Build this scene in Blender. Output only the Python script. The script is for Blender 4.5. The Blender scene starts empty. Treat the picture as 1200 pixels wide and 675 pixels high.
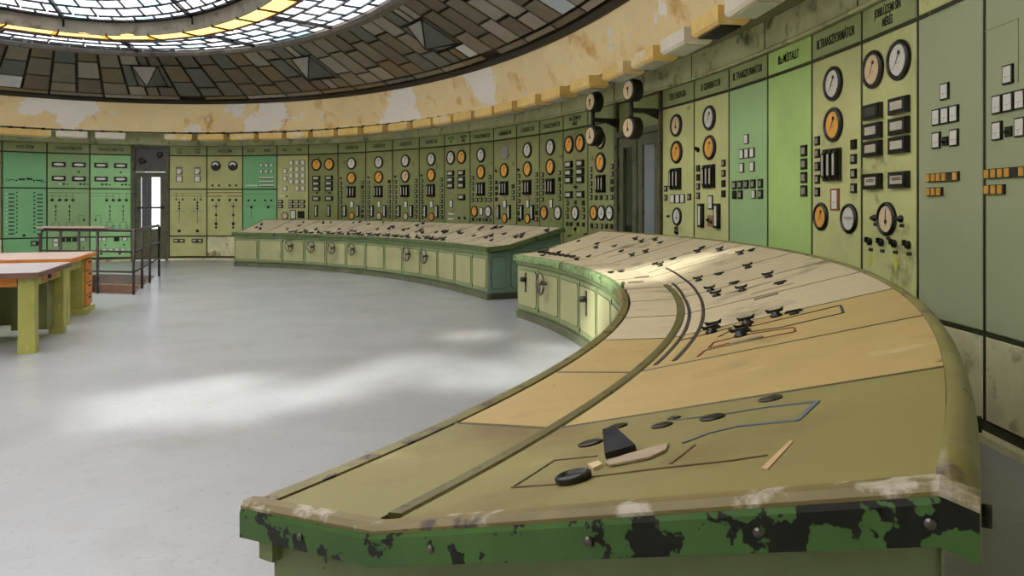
import bpy, bmesh, math, random
from mathutils import Vector, Matrix
random.seed(11)
SC = bpy.context.scene
COL = SC.collection

# ------------------------------------------------------------------ camera, sky, sun, exposure
CAM_H = 1.4
cam_d = bpy.data.cameras.new('camera'); cam = bpy.data.objects.new('camera', cam_d); COL.objects.link(cam)
cam.location = (0, 0, CAM_H); cam.rotation_euler = (math.pi/2, 0, 0)
cam_d.sensor_width = 36; cam_d.lens = 27.0
cam_d.shift_y = (242 - 337.5)/1200
cam_d.clip_start = .02; cam_d.clip_end = 200
SC.camera = cam

world = bpy.data.worlds.new('sky'); SC.world = world; world.use_nodes = True
wn = world.node_tree.nodes
wn['Background'].inputs[0].default_value = (.95, .96, 1.0, 1)
wn['Background'].inputs[1].default_value = 2.75

SUN_DIR = Vector((5.1, 1.3, -5.0)).normalized()
sun_d = bpy.data.lights.new('sun', 'SUN'); sun = bpy.data.objects.new('sun', sun_d); COL.objects.link(sun)
sun_d.energy = 10.0; sun_d.angle = math.radians(3.5); sun_d.color = (1, .97, .92)
sun.rotation_euler = SUN_DIR.to_track_quat('-Z', 'Y').to_euler()
sun.location = (-12, 2, 12)

SC.view_settings.view_transform = 'Standard'
SC.view_settings.look = 'None'
SC.view_settings.exposure = -0.14
SC.view_settings.gamma = 1
SC.view_settings.use_curve_mapping = False
SC.cycles.max_bounces = 8
SC.cycles.diffuse_bounces = 5
SC.cycles.transparent_max_bounces = 12

# ------------------------------------------------------------------ materials
def lin(c):
    return tuple((x/12.92 if x <= .04045 else ((x+.055)/1.055)**2.4) for x in [v/255 for v in c])

def paint(name, rgb, rough=.5, var=.15, scale=2.5, chip=None, stain=None, spec=.4, bump=0, metal=0, stretch=(1, 1, 1), tint=None):
    """painted surface: base colour with mottling; chip/stain = (rgb, threshold, scale)"""
    m = bpy.data.materials.new(name); m.use_nodes = True
    nt = m.node_tree; N = nt.nodes; L = nt.links
    b = N['Principled BSDF']; b.inputs['Roughness'].default_value = rough
    b.inputs['Specular IOR Level'].default_value = spec; b.inputs['Metallic'].default_value = metal
    g = N.new('ShaderNodeNewGeometry')
    mp = N.new('ShaderNodeMapping'); mp.inputs['Scale'].default_value = stretch
    L.new(g.outputs['Position'], mp.inputs['Vector'])
    base = lin(rgb)
    def noise(s, det=5):
        n = N.new('ShaderNodeTexNoise'); n.inputs['Scale'].default_value = s; n.inputs['Detail'].default_value = det
        n.inputs['Roughness'].default_value = .62
        L.new(mp.outputs[0], n.inputs['Vector']); return n
    n1 = noise(scale)
    cr = N.new('ShaderNodeValToRGB'); L.new(n1.outputs['Fac'], cr.inputs[0])
    cr.color_ramp.elements[0].position = .3; cr.color_ramp.elements[1].position = .7
    c0 = tuple(x*(1-var) for x in base); c1 = tuple(min(1, x*(1+var)) for x in base)
    if tint: c1 = lin(tint)
    cr.color_ramp.elements[0].color = (*c0, 1); cr.color_ramp.elements[1].color = (*c1, 1)
    out = cr.outputs[0]
    for layer in (stain or []):
        rgb2, th, s, soft = layer
        n = noise(s, 6); r = N.new('ShaderNodeMapRange'); r.inputs[1].default_value = th; r.inputs[2].default_value = th+soft
        L.new(n.outputs['Fac'], r.inputs[0])
        mx = N.new('ShaderNodeMix'); mx.data_type = 'RGBA'
        L.new(r.outputs[0], mx.inputs[0]); L.new(out, mx.inputs[6]); mx.inputs[7].default_value = (*lin(rgb2), 1)
        out = mx.outputs[2]
    if chip:
        rgb2, th, s = chip
        n = noise(s, 4); r = N.new('ShaderNodeMapRange'); r.inputs[1].default_value = th; r.inputs[2].default_value = th+.015
        L.new(n.outputs['Fac'], r.inputs[0])
        mx = N.new('ShaderNodeMix'); mx.data_type = 'RGBA'
        L.new(r.outputs[0], mx.inputs[0]); L.new(out, mx.inputs[6]); mx.inputs[7].default_value = (*lin(rgb2), 1)
        out = mx.outputs[2]
    L.new(out, b.inputs['Base Color'])
    if bump:
        n = noise(60, 3); bp = N.new('ShaderNodeBump'); bp.inputs['Strength'].default_value = bump; bp.inputs['Distance'].default_value = .01
        L.new(n.outputs['Fac'], bp.inputs['Height']); L.new(bp.outputs[0], b.inputs['Normal'])
    return m

def glow(name, rgb, s):
    m = bpy.data.materials.new(name); m.use_nodes = True
    b = m.node_tree.nodes['Principled BSDF']
    b.inputs['Base Color'].default_value = (*lin(rgb), 1)
    b.inputs['Emission Color'].default_value = (*lin(rgb), 1); b.inputs['Emission Strength'].default_value = s
    return m

def frosted(name, rgb, gloss=.06):
    m = bpy.data.materials.new(name); m.use_nodes = True
    nt = m.node_tree; N = nt.nodes; L = nt.links
    N.remove(N['Principled BSDF'])
    t = N.new('ShaderNodeBsdfTranslucent'); t.inputs[0].default_value = (*lin(rgb), 1)
    g = N.new('ShaderNodeBsdfGlossy'); g.inputs['Roughness'].default_value = .35
    mx = N.new('ShaderNodeMixShader'); mx.inputs[0].default_value = gloss
    L.new(t.outputs[0], mx.inputs[1]); L.new(g.outputs[0], mx.inputs[2])
    L.new(mx.outputs[0], N['Material Output'].inputs[0]); return m

def clear(name, rgb, gloss=.05):
    m = bpy.data.materials.new(name); m.use_nodes = True
    nt = m.node_tree; N = nt.nodes; L = nt.links
    N.remove(N['Principled BSDF'])
    t = N.new('ShaderNodeBsdfTransparent'); t.inputs[0].default_value = (*lin(rgb), 1)
    g = N.new('ShaderNodeBsdfGlossy'); g.inputs['Roughness'].default_value = .1
    mx = N.new('ShaderNodeMixShader'); mx.inputs[0].default_value = gloss
    L.new(t.outputs[0], mx.inputs[1]); L.new(g.outputs[0], mx.inputs[2])
    L.new(mx.outputs[0], N['Material Output'].inputs[0]); return m

WORN = [((156, 152, 112), .58, 1.3, .12), ((100, 100, 66), .62, 5, .06)]
M = {
 'floor': paint('grey_floor', (160, 160, 160), .27, .07, 1.2, stain=[((150, 146, 138), .56, .8, .2), ((146, 146, 146), .58, 22, .12)], spec=.5, bump=.10),
 'backing': paint('dark_green_frame', (30, 36, 20), .6, .3, 4),
 'plate': paint('olive_green_plate', (144, 148, 95), .48, .12, 1.6, stain=WORN),
 'plate_b': paint('sage_green_plate', (138, 143, 89), .48, .12, 1.9, stain=WORN),
 'plate_n': paint('pale_sage_plate', (200, 202, 138), .45, .12, 1.8, stain=[((146, 140, 98), .6, 2.2, .1)]),
 'teal': paint('teal_green_plate', (126, 184, 128), .42, .08, 1.2),
 'teal_n': paint('muted_teal_plate', (162, 196, 138), .42, .08, 1.2),
 'plate_lit': paint('lit_olive_plate', (190, 190, 128), .48, .12, 1.6, stain=[((168, 160, 112), .6, 1.5, .12)]),  # lighter copy of the olive plate, brighter lighting put into its colour
 'kick': paint('kick_strip_olive', (96, 98, 70), .55, .25, 5),
 'pale_wall': paint('pale_green_plaster', (200, 204, 176), .7, .06, 1),
 'joint': paint('dark_joint_strip', (48, 54, 30), .5, .3, 6, chip=((112, 122, 78), .66, 9)),
 'mint_dull': paint('dull_mint_plate', (146, 180, 124), .45, .1, 1.4),
 'bright': paint('bright_green_plate', (180, 212, 128), .42, .1, 1.4),
 'mint': paint('mint_green_plate', (160, 212, 146), .45, .1, 1.4),
 'greygreen': paint('grey_green_plate', (167, 174, 137), .35, .06, 1.3),
 'lower': paint('worn_lower_plate', (212, 206, 164), .5, .2, 2, stain=[((120, 108, 72), .55, 3, .12), ((176, 172, 140), .62, 6, .06)]),
 'header': paint('header_plate_green', (158, 166, 114), .5, .15, 2.5),
 'frieze': paint('frieze_green', (192, 194, 148), .6, .2, 2, stain=[((92, 98, 66), .55, 3, .15)], chip=((176, 168, 130), .66, 7)),
 'black': paint('black_bakelite', (26, 25, 24), .32, .2, 8, spec=.5),
 'iron': paint('black_iron', (40, 38, 35), .5, .3, 10, spec=.5),
 'steel': paint('worn_steel', (112, 106, 98), .28, .2, 20, metal=.9),
 'white': paint('white_paper', (226, 224, 214), .55, .06, 20),
 'cream_dial': paint('cream_dial', (226, 200, 158), .45, .08, 8),
 'white_dial': paint('white_dial', (222, 218, 206), .45, .06, 8),
 'orange_dial': paint('orange_dial', (240, 172, 72), .45, .12, 8),
 'grey_dial': paint('grey_disc', (150, 150, 146), .5, .06, 8),
 'dark_window': paint('dark_meter_window', (74, 72, 74), .3, .1, 10),
 'window': paint('meter_window', (196, 190, 172), .4, .12, 14),
 'scale_strip': paint('scale_strip', (196, 192, 180), .3, .1, 14),
 'button': paint('grey_button', (158, 154, 140), .4, .2, 16),
 'red': paint('dark_red_line', (120, 38, 34), .5, .15, 10),
 'orange_strip': paint('orange_terminal', (208, 158, 70), .5, .2, 12),
 'yellow': paint('yellow_mark', (214, 206, 60), .5, .1, 10),
 'sign_green': paint('sign_green', (30, 130, 48), .5, .1, 10),
 'blue': paint('blue_line', (104, 116, 128), .5, .1, 10),
 'text': paint('lettering_black', (30, 32, 24), .5, .1, 10),
 'band': paint('cream_cornice', (254, 226, 172), .55, .08, 1.2, stain=[((224, 178, 104), .55, 1.6, .12), ((252, 244, 234), .575, .5, .015)], chip=((240, 234, 222), .645, 4), spec=.3),
 'soffit': paint('soffit_green', (120, 122, 90), .7, .2, 2),
 'lamp': paint('cream_lamp_body', (226, 190, 112), .5, .12, 3, stain=[((226, 210, 180), .55, 1.4, .1)]),
 'lamp_w': paint('white_lamp_body', (222, 212, 192), .5, .08, 3),
 'diffuser': paint('lamp_diffuser', (190, 186, 172), .35, .1, 6),
 'darktrim': paint('dark_ceiling_trim', (52, 46, 38), .55, .2, 5),
 'ringbeam': paint('grey_ring_beam', (112, 104, 94), .5, .25, 5, stain=[((80, 74, 66), .55, 3, .15)]),
 'bars': paint('dark_glazing_bar', (34, 32, 32), .5, .2, 10),
 'fascia': paint('grey_fascia', (160, 149, 132), .55, .2, 3, stain=[((122, 110, 94), .55, 4, .12)]),
 'tubelight': glow('yellow_light_trough', (255, 226, 140), 1.8),
 'tubelight_b': glow('amber_stained_trough', (244, 186, 60), 1.0),
 'desk_tan': paint('desk_tan', (189, 163, 105), .5, .1, 2, stain=[((146, 122, 78), .56, 2.0, .15), ((204, 188, 140), .64, 5, .1), ((110, 88, 58), .69, 10, .04)], stretch=(1, 1, 1), bump=.04),
 'desk_olive': paint('desk_olive', (142, 131, 77), .48, .1, 2, stain=[((124, 102, 62), .54, 1.6, .14), ((164, 154, 98), .62, 4, .1), ((92, 82, 54), .68, 9, .04)], bump=.05),
 'desk_grey': paint('desk_grey', (206, 190, 154), .5, .1, 2.4, stain=[((128, 116, 92), .56, 2.4, .15)], bump=.03),
 'desk_far': paint('desk_far_tan', (204, 188, 156), .5, .15, 2.4, stain=[((112, 98, 80), .56, 2.4, .15)]),
 'trim_green': paint('desk_trim_green', (86, 104, 62), .42, .2, 5, chip=((26, 26, 20), .60, 15)),
 'trim_end': paint('desk_end_green', (76, 112, 55), .38, .2, 5, stain=[((92, 80, 60), .64, 3, .05)], chip=((22, 22, 17), .535, 12)),
 'trim_top': paint('desk_trim_olive', (128, 120, 68), .38, .2, 4, stain=[((98, 78, 66), .55, 4.5, .06)], chip=((58, 44, 36), .62, 9)),
 'worn_edge': paint('worn_olive_edge', (128, 112, 66), .4, .2, 5, stain=[((186, 176, 156), .56, 8, .06), ((78, 62, 52), .60, 5, .05)]),
 'trim_light': paint('desk_trim_light_green', (128, 152, 98), .42, .2, 5, stain=[((176, 168, 130), .6, 6, .05)], chip=((46, 50, 32), .58, 16)),
 'seam': paint('seam_dark_olive', (76, 70, 38), .5, .2, 6),
 'ridge': paint('desk_ridge_olive', (104, 97, 54), .42, .2, 5, chip=((58, 48, 32), .62, 14)),
 'door': paint('cabinet_door_green', (168, 166, 120), .5, .08, 3, stain=[((142, 140, 100), .58, 2.5, .15)]),
 'doorframe': paint('cabinet_frame_green', (134, 146, 100), .5, .15, 4, chip=((66, 70, 46), .66, 14)),
 'end_teal': paint('cabinet_end_teal', (108, 134, 112), .5, .12, 3),
 'plinth': paint('dark_plinth', (70, 72, 56), .6, .25, 4),
 'groove': paint('dark_groove', (34, 36, 20), .7, .2, 6),
 'doormetal': paint('brown_green_door_frame', (92, 92, 68), .5, .25, 4, chip=((62, 54, 40), .6, 9)),
 'transom': paint('grey_transom', (84, 82, 84), .5, .15, 4),
 'dark_pane': paint('dark_door_glass', (44, 50, 40), .12, .1, 3, spec=.6),
 'grey_pane': paint('frosted_door_glass', (124, 130, 134), .3, .08, 4),
 'clear': clear('clear_glass', (245, 248, 250)),
 'whitewall': paint('white_plaster', (220, 218, 216), .7, .05, 2),
 'table_green': paint('table_olive_green', (168, 166, 88), .5, .15, 4, chip=((196, 186, 120), .66, 12)),
 'table_top': paint('table_grey_top', (158, 150, 147), .5, .1, 4, stain=[((196, 160, 146), .55, 2.2, .15)]),
 'table_pink': paint('table_pink_top', (172, 148, 134), .5, .1, 4),
 'wood': paint('orange_wood', (206, 128, 52), .5, .2, 5, stretch=(1, 1, 6)),
 'wood_edge': paint('dark_wood_edge', (116, 84, 72), .55, .25, 6),
 'table_dark': paint('table_dark_green', (112, 118, 70), .55, .15, 3),  # dark green of the inner panels and pedestal
 'rail': paint('rail_dark_metal', (70, 60, 54), .45, .2, 8),
 'step': paint('brown_step', (142, 112, 92), .6, .2, 4),
 'pit': paint('pit_concrete', (120, 110, 100), .8, .2, 3),
}
GLASS = [frosted('frosted_white_pane', (250, 250, 252)), frosted('frosted_blue_pane', (232, 240, 250)),
         frosted('frosted_grey_pane', (222, 226, 232)), frosted('frosted_teal_pane', (206, 226, 232))]
DARKG = [paint('smoked_pane_%d' % i, c, .3, .12, 3, spec=.5) for i, c in enumerate(
    [(124, 116, 104), (138, 128, 114), (108, 98, 86), (156, 150, 140), (100, 104, 102), (122, 108, 84)])]
DARKG_L = [paint('pale_smoked_pane', (216, 222, 226), .3, .1, 3), paint('blue_smoked_pane', (190, 208, 220), .3, .1, 3)]

# ------------------------------------------------------------------ mesh helpers
class MB:
    def __init__(s): s.v = []; s.f = []; s.m = []; s.sm = []
    def add(s, vs, fs, mi=0, smooth=False):
        o = len(s.v); s.v += [tuple(p) for p in vs]
        for f in fs: s.f.append(tuple(i+o for i in f)); s.m.append(mi); s.sm.append(smooth)
        return s
    def box(s, x0, x1, y0, y1, z0, z1, mi=0):
        return s.add([(x, y, z) for z in (z0, z1) for y in (y0, y1) for x in (x0, x1)],
                     [(0, 2, 3, 1), (4, 5, 7, 6), (0, 1, 5, 4), (2, 6, 7, 3), (0, 4, 6, 2), (1, 3, 7, 5)], mi)
    def prism(s, quad, off, mi=0):
        off = Vector(off); a = [Vector(p) for p in quad]; n = len(a); b = [p+off for p in a]
        fs = [tuple(range(n)), tuple(range(2*n-1, n-1, -1))]+[(i, (i+1) % n, n+(i+1) % n, n+i) for i in range(n)]
        return s.add(a+b, fs, mi)
    def lathe(s, prof, n=24, mi=0, axis='y', smooth=True, cap=True):
        vs = []
        for r, h in prof:
            for k in range(n):
                a = 2*math.pi*k/n; c, d = r*math.cos(a), r*math.sin(a)
                vs.append((c, h, d) if axis == 'y' else (c, d, h) if axis == 'z' else (h, c, d))
        fs = []
        for i in range(len(prof)-1):
            for k in range(n):
                k2 = (k+1) % n; fs.append((i*n+k, i*n+k2, (i+1)*n+k2, (i+1)*n+k))
        s.add(vs, fs, mi, smooth)
        if cap:
            o = len(s.v)-len(vs)
            s.f += [tuple(o+k for k in range(n)), tuple(o+(len(prof)-1)*n+k for k in range(n-1, -1, -1))]; s.m += [mi, mi]; s.sm += [False, False]
        return s
    def tube(s, path, r, n=8, mi=0, closed=False):
        P = [Vector(p) for p in path]; vs = []; L = len(P)
        for i, p in enumerate(P):
            if closed: t = P[(i+1) % L]-P[i-1]
            else: t = P[min(i+1, L-1)]-P[max(i-1, 0)]
            t.normalize(); u = t.cross(Vector((0, 0, 1)))
            if u.length < .05: u = t.cross(Vector((1, 0, 0)))
            u.normalize(); w = t.cross(u)
            for k in range(n):
                a = 2*math.pi*k/n; vs.append(p+u*(r*math.cos(a))+w*(r*math.sin(a)))
        fs = []
        for i in range(L if closed else L-1):
            j = (i+1) % L
            for k in range(n):
                k2 = (k+1) % n; fs.append((i*n+k, i*n+k2, j*n+k2, j*n+k))
        if not closed: fs += [tuple(range(n)), tuple(range((L-1)*n+n-1, (L-1)*n-1, -1))]
        return s.add(vs, fs, mi, True)
    def sweep(s, rows, mi=0, closed_prof=True, closed_path=False, smooth=False, caps=True):
        """rows: list of profiles (lists of points, same count)"""
        n = len(rows[0]); L = len(rows); vs = [p for r in rows for p in r]; fs = []
        for i in range(L if closed_path else L-1):
            j = (i+1) % L
            for k in range(n if closed_prof else n-1):
                k2 = (k+1) % n; fs.append((i*n+k, i*n+k2, j*n+k2, j*n+k))
        if closed_prof and not closed_path and caps: fs += [tuple(range(n)), tuple(range((L-1)*n+n-1, (L-1)*n-1, -1))]
        return s.add(vs, fs, mi, smooth)
    def mesh(s, name, mats):
        me = bpy.data.meshes.new(name); me.from_pydata(s.v, [], s.f)
        for m in (mats if isinstance(mats, (list, tuple)) else [mats]): me.materials.append(m)
        me.polygons.foreach_set('material_index', s.m); me.polygons.foreach_set('use_smooth', s.sm)
        bm = bmesh.new(); bm.from_mesh(me); bmesh.ops.recalc_face_normals(bm, faces=bm.faces); bm.to_mesh(me); bm.free()
        me.update(); return me
    def build(s, name, mats, parent=None): return put(s.mesh(name, mats), name, parent)

def put(me, name, parent=None, loc=(0, 0, 0), scale=None, rot=None):
    o = bpy.data.objects.new(name, me); COL.objects.link(o); o.location = loc
    if scale is not None: o.scale = scale if isinstance(scale, (tuple, list)) else (scale,)*3
    if rot is not None: o.rotation_euler = rot
    if parent: o.parent = parent
    return o
def tag(o, label, cat, group=None):
    o['label'] = label; o['category'] = cat
    if group: o['group'] = group
    return o
def empty(name, loc, rz=0):
    o = bpy.data.objects.new(name, None); COL.objects.link(o); o.location = loc; o.rotation_euler = (0, 0, rz); o.empty_display_size = .1
    return o
def struct(o): o['kind'] = 'structure'; return o
ORD = ['first', 'second', 'third', 'fourth', 'fifth', 'sixth', 'seventh', 'eighth', 'ninth', 'tenth', 'eleventh', 'twelfth', 'thirteenth',
       'fourteenth', 'fifteenth', 'sixteenth', 'seventeenth', 'eighteenth', 'nineteenth', 'twentieth', 'twenty-first', 'twenty-second',
       'twenty-third', 'twenty-fourth', 'twenty-fifth', 'twenty-sixth', 'twenty-seventh', 'twenty-eighth']

# ------------------------------------------------------------------ plan of the hall: an oval
ECX, ECY, EAX, EAY, ETH = -6.4608, 6.8265, 9.1552, 13.4178, .19362
EC, ES = math.cos(ETH), math.sin(ETH)
def ell(t, d=0.0, h=0.0):
    """point at parameter t, d metres inside the wall, height h"""
    u, v = EAX*math.cos(t), EAY*math.sin(t); a, b = math.cos(t)/EAX, math.sin(t)/EAY; n = math.hypot(a, b)
    u -= d*a/n; v -= d*b/n
    return Vector((ECX+EC*u-ES*v, ECY+ES*u+EC*v, h))
def ell_n(t):   # inward normal
    p = ell(t, 0); q = ell(t, 1); return (q-p).normalized()
def t_at(px, d=0.0):
    """parameter where the sight line of a photo column meets the oval (far side)"""
    k = (px-600)/900; best = None
    lo = -1.0
    prev = None; t = -.9
    while t < 2.6:
        p = ell(t, d)
        if p.y > .5:
            f = p.x/p.y-k
            if prev is not None and prev[1]*f <= 0:
                a, b = prev[0], t
                for _ in range(40):
                    c = (a+b)/2; q = ell(c, d); g = q.x/q.y-k
                    if g*prev[1] > 0: a = c
                    else: b = c
                best = (a+b)/2; break
            prev = (t, f)
        t += .02
    return best
def arc_step(t, ds, d=0.0):
    """advance along the oval by arc length ds"""
    n = 12
    for _ in range(n):
        e = 1e-4; sp = (ell(t+e, d)-ell(t-e, d)).length/(2*e); t += ds/n/sp
    return t
def in_view(p, mg=70):
    if p[1] < .3: return False
    x = 600+900*p[0]/p[1]; y = 242-900*(p[2]-CAM_H)/p[1]
    return -mg < x < 1200+mg and -mg < y < 675+mg

H_TOP, H_HEAD, H_MID, H_LOW, H_SOF = 2.97, 2.724, 1.85, .626, 3.30

# stations: photo columns of the panel joints -> parameters on the oval
PXS = [2.4, 55, 105.3, 154, 198.4, 242.7, 284.7, 325, 362, 396.7, 429.3, 460.7, 492, 521.6, 551.7, 579.3, 606.4, 633.3, 661, 690, 723.3,
       777.6, 815, 856, 901.6, 953.7, 1012.3, 1078.4, 1157]
TS = [t_at(x) for x in PXS]
TS = [arc_step(TS[0], 1.86), arc_step(TS[0], .93)]+TS
for _ in range(3): TS.append(arc_step(TS[-1], -.80))
# TS[2] is photo column 2.4; panel i lies between TS[i] and TS[i+1]
DOOR_FAR, DOOR_GLASS = 5, 22      # intervals that hold doors

# ------------------------------------------------------------------ floor with the stair opening
HOLE = [Vector((-7.45, 12.65, 0)), Vector((-6.10, 12.30, 0)), Vector((-7.20, 15.40, 0)), Vector((-8.55, 15.75, 0))]
bm = bmesh.new()
ring = [bm.verts.new(ell(2*math.pi*k/120, -.02)) for k in range(120)]
hv = [bm.verts.new(p) for p in HOLE]
ed = [bm.edges.new((ring[k], ring[(k+1) % 120])) for k in range(120)]+[bm.edges.new((hv[k], hv[(k+1) % 4])) for k in range(4)]
bmesh.ops.triangle_fill(bm, edges=ed, use_beauty=True)
for f in bm.faces:
    if f.normal.z < 0: f.normal_flip()
me = bpy.data.meshes.new('floor'); bm.to_mesh(me); bm.free(); me.materials.append(M['floor'])
floor = struct(put(me, 'floor'))

# ------------------------------------------------------------------ wall behind the panels
wall = MB()
def wall_seg(t0, t1, z0, z1, d0=-.05, d1=-.16, n=3):
    rows = []
    for k in range(n+1):
        t = t0+(t1-t0)*k/n
        rows.append([ell(t, d0, z0), ell(t, d0, z1), ell(t, d1, z1), ell(t, d1, z0)])
    wall.sweep(rows)
for i in range(len(TS)-1):
    if i == DOOR_FAR: wall_seg(TS[i], TS[i+1], 2.36, 3.4)
    elif i == DOOR_GLASS: wall_seg(TS[i], TS[i+1], 2.5, 3.4)
    else: wall_seg(TS[i], TS[i+1], 0, 3.4)
struct(wall.build('wall_back', M['backing']))
wall = MB(); wall_seg(TS[0], TS[-1]+2*math.pi, 0, 3.4, n=70)
struct(wall.build('wall_front', M['pale_wall']))

def sweep_ring(name, prof, mat, t0=0, t1=2*math.pi, n=140, parent=None, smooth=False):
    """prof: list of (offset inside wall, height)"""
    full = abs(t1-t0) > 6.28
    rows = [[ell(t0+(t1-t0)*k/n, d, h) for d, h in prof] for k in range(n if full else n+1)]
    return MB().sweep(rows, closed_path=full, smooth=smooth).build(name, mat, parent)

struct(sweep_ring('trim_1', [(-.05, H_TOP+.012), (.05, H_TOP+.012), (.062, H_TOP+.03), (.05, H_TOP+.05), (.05, H_SOF), (-.05, H_SOF)], M['frieze'], n=200))
struct(sweep_ring('ceiling', [(-.1, H_SOF), (.62, H_SOF), (.62, H_SOF+.06), (-.1, H_SOF+.06)], M['soffit'], n=200))
struct(sweep_ring('trim_2', [(.58, H_SOF-.02), (.63, H_SOF-.02), (.63, H_SOF+.02), (.82, 3.97), (.74, 4.0), (.56, H_SOF+.02)], M['band'], n=220))
struct(sweep_ring('trim_3', [(.80, 3.965), (.86, 3.965), (.93, 4.03), (.9, 4.12), (.74, 4.0)], M['darktrim'], n=220))
# vertical joints of the frieze
fj = MB()
tj = TS[0]
for i in range(2, len(TS), 2):
    t = TS[i]; a, b = ell(t-.0006, .0), ell(t+.0006, .0); nn = ell_n(t)*.054
    fj.prism([a+Vector((0, 0, H_TOP+.05)), b+Vector((0, 0, H_TOP+.05)), b+Vector((0, 0, H_SOF)), a+Vector((0, 0, H_SOF))], nn)
fj.build('joint_strip', M['groove'], bpy.data.objects['trim_1'])
# kick board along the foot of the panels
def ring_part(name, prof, mat, gaps=True):
    segs = []; cur = TS[0]
    for i in (DOOR_FAR, DOOR_GLASS): segs.append((cur, TS[i])); cur = TS[i+1]
    segs.append((cur, TS[-1]))
    mb = MB()
    for a, b in segs:
        n = max(2, int(abs(a-b)/.03))
        mb.sweep([[ell(a+(b-a)*k/n, d, h) for d, h in prof] for k in range(n+1)])
    return mb.build(name, mat)
struct(ring_part('baseboard_back', [(-.06, 0), (.0, 0), (.0, .10), (-.06, .10)], M['plinth']))
struct(ring_part('trim_4', [(.05, 0), (.10, 0), (.10, .045), (.05, .055)], M['lower']))

# ------------------------------------------------------------------ skylight
def pane4(a, b, c, d, th, inset):
    """thin slab over four corner points, pulled in from its edges"""
    P = [Vector(x) for x in (a, b, c, d)]; cen = sum(P, Vector())/4
    out = []
    for i in range(4):
        e1 = (P[(i+1) % 4]-P[i]).normalized(); e0 = (P[i-1]-P[i]).normalized(); out.append(P[i]+(e1+e0)*inset)
    n = (out[1]-out[0]).cross(out[3]-out[0]).normalized()
    if n.z < 0: n = -n
    return MB().prism(out, n*th), cen

# sloping ring of smoked glass
slope0, slope1 = (.93, 4.04), (2.62, 4.86)
def sl(t, f): return ell(t, slope0[0]+(slope1[0]-slope0[0])*f, slope0[1]+(slope1[1]-slope0[1])*f)
win1 = struct(sweep_ring('window_1', [(.90, 4.11), (2.64, 4.95), (2.64, 4.99), (.90, 4.15)], M['darktrim'], n=160))
PYR = [t_at(x, d) for x, d in ((165, 1.75), (353, 1.75), (508, 1.75))]
rest = {0: MB()}
t = 2.62; cols = []
while t > 2.62-2*math.pi+.02:
    t2 = arc_step(t, -.50, 1.75); cols.append((t, t2)); t = t2
npane = 0
rng = random.Random(5)
skip = 0
for ci, (ta, tb) in enumerate(cols):
    if skip: skip -= 1; continue
    pyr = None
    for tp in PYR:
        if tb <= tp <= ta or (ci+1 < len(cols) and cols[ci+1][1] <= tp <= cols[ci+1][0] and abs(ta-tp) < abs(cols[ci+1][1]-tp)+.001):
            pyr = tp
    thick = ci % 5 == 0
    if pyr is not None and ci+1 < len(cols):
        te = cols[ci+1][1]; skip = 1; w = (te-ta)
        cells = [(ta, ta+w*.36, .10, .31), (ta+w*.36, ta+w*.62, .10, .31), (ta+w*.62, te, .10, .31),
                 (ta, ta+w*.24, .31, .76), (ta+w*.86, te, .31, .76),
                 (ta, ta+w*.45, .76, .99), (ta+w*.45, ta+w*.7, .76, .99), (ta+w*.7, te, .76, .99), (ta, te, .01, .10)]
        base = [sl(ta+w*.25, .33), sl(ta+w*.85, .33), sl(ta+w*.85, .74), sl(ta+w*.25, .74)]
        cen = sum(base, Vector())/4; nn = (base[1]-base[0]).cross(base[3]-base[0]).normalized()
        if nn.z > 0: nn = -nn
        apex = cen+nn*.30
        pm = MB()
        for k in range(4): pm.add([base[k], base[(k+1) % 4], apex], [(0, 1, 2)], k)
        pm.add(base, [(0, 1, 2, 3)], 0)
        pm.build('glass_pyramid', [DARKG[2], DARKG[4], DARKG[3], DARKG[1]], win1)
        for k in range(4): MB().tube([base[k], apex], .014, 5).build('pyramid_edge', M['bars'], win1)
    else:
        sty = rng.random(); tm = (ta, tb)
        c1, c2 = (.36, .68) if ci % 2 == 0 else (.42, .78)
        if ci % 3 == 2: c1, c2 = .30, .72
        cells = [(ta, tb, .10, c1), (ta, tb, c1, c2), (ta, tb, c2, .99)]
        if ci % 2 == 0: cells.append((ta, cols[min(ci+1, len(cols)-1)][1], .01, .10))
    for (a, b, f0, f1) in cells:
        pm, cen = pane4(sl(a, f0), sl(b, f0), sl(b, f1), sl(a, f1), .02, .028 if not thick else .036)
        # slight individual tilt of the pane
        r = rng.random()
        mat = DARKG_L[rng.randrange(2)] if r < .05 else DARKG[rng.randrange(6)]
        if in_view(cen) and npane < 290:
            pm.build('pane', mat, win1); npane += 1
        else:
            rest[0].add(pm.v, pm.f)
if rest[0].v:
    o = rest[0].build('smoked_panes', DARKG[0], win1); o['kind'] = 'stuff'

# ring beam between smoked and bright glass
struct(sweep_ring('trim_5', [(2.58, 4.86), (2.62, 4.80), (2.78, 4.80), (2.82, 4.86), (2.82, 5.0), (2.58, 5.0)], M['ringbeam'], n=200))

STREAK = [Vector((-2.5, 5.5, 0)), Vector((-1.2, 6.05, 0)), Vector((.2, 7.2, 0)), Vector((1.3, 7.0, 0)), Vector((2.4, 6.9, 0))]
def on_streak(p):
    q = p+SUN_DIR*(p.z/-SUN_DIR.z); best = 9
    for a, b in zip(STREAK, STREAK[1:]):
        ab = b-a; k = max(0, min(1, (q-a).dot(ab)/ab.dot(ab))); best = min(best, (q-a-ab*k).length)
    return best < .55

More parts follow.
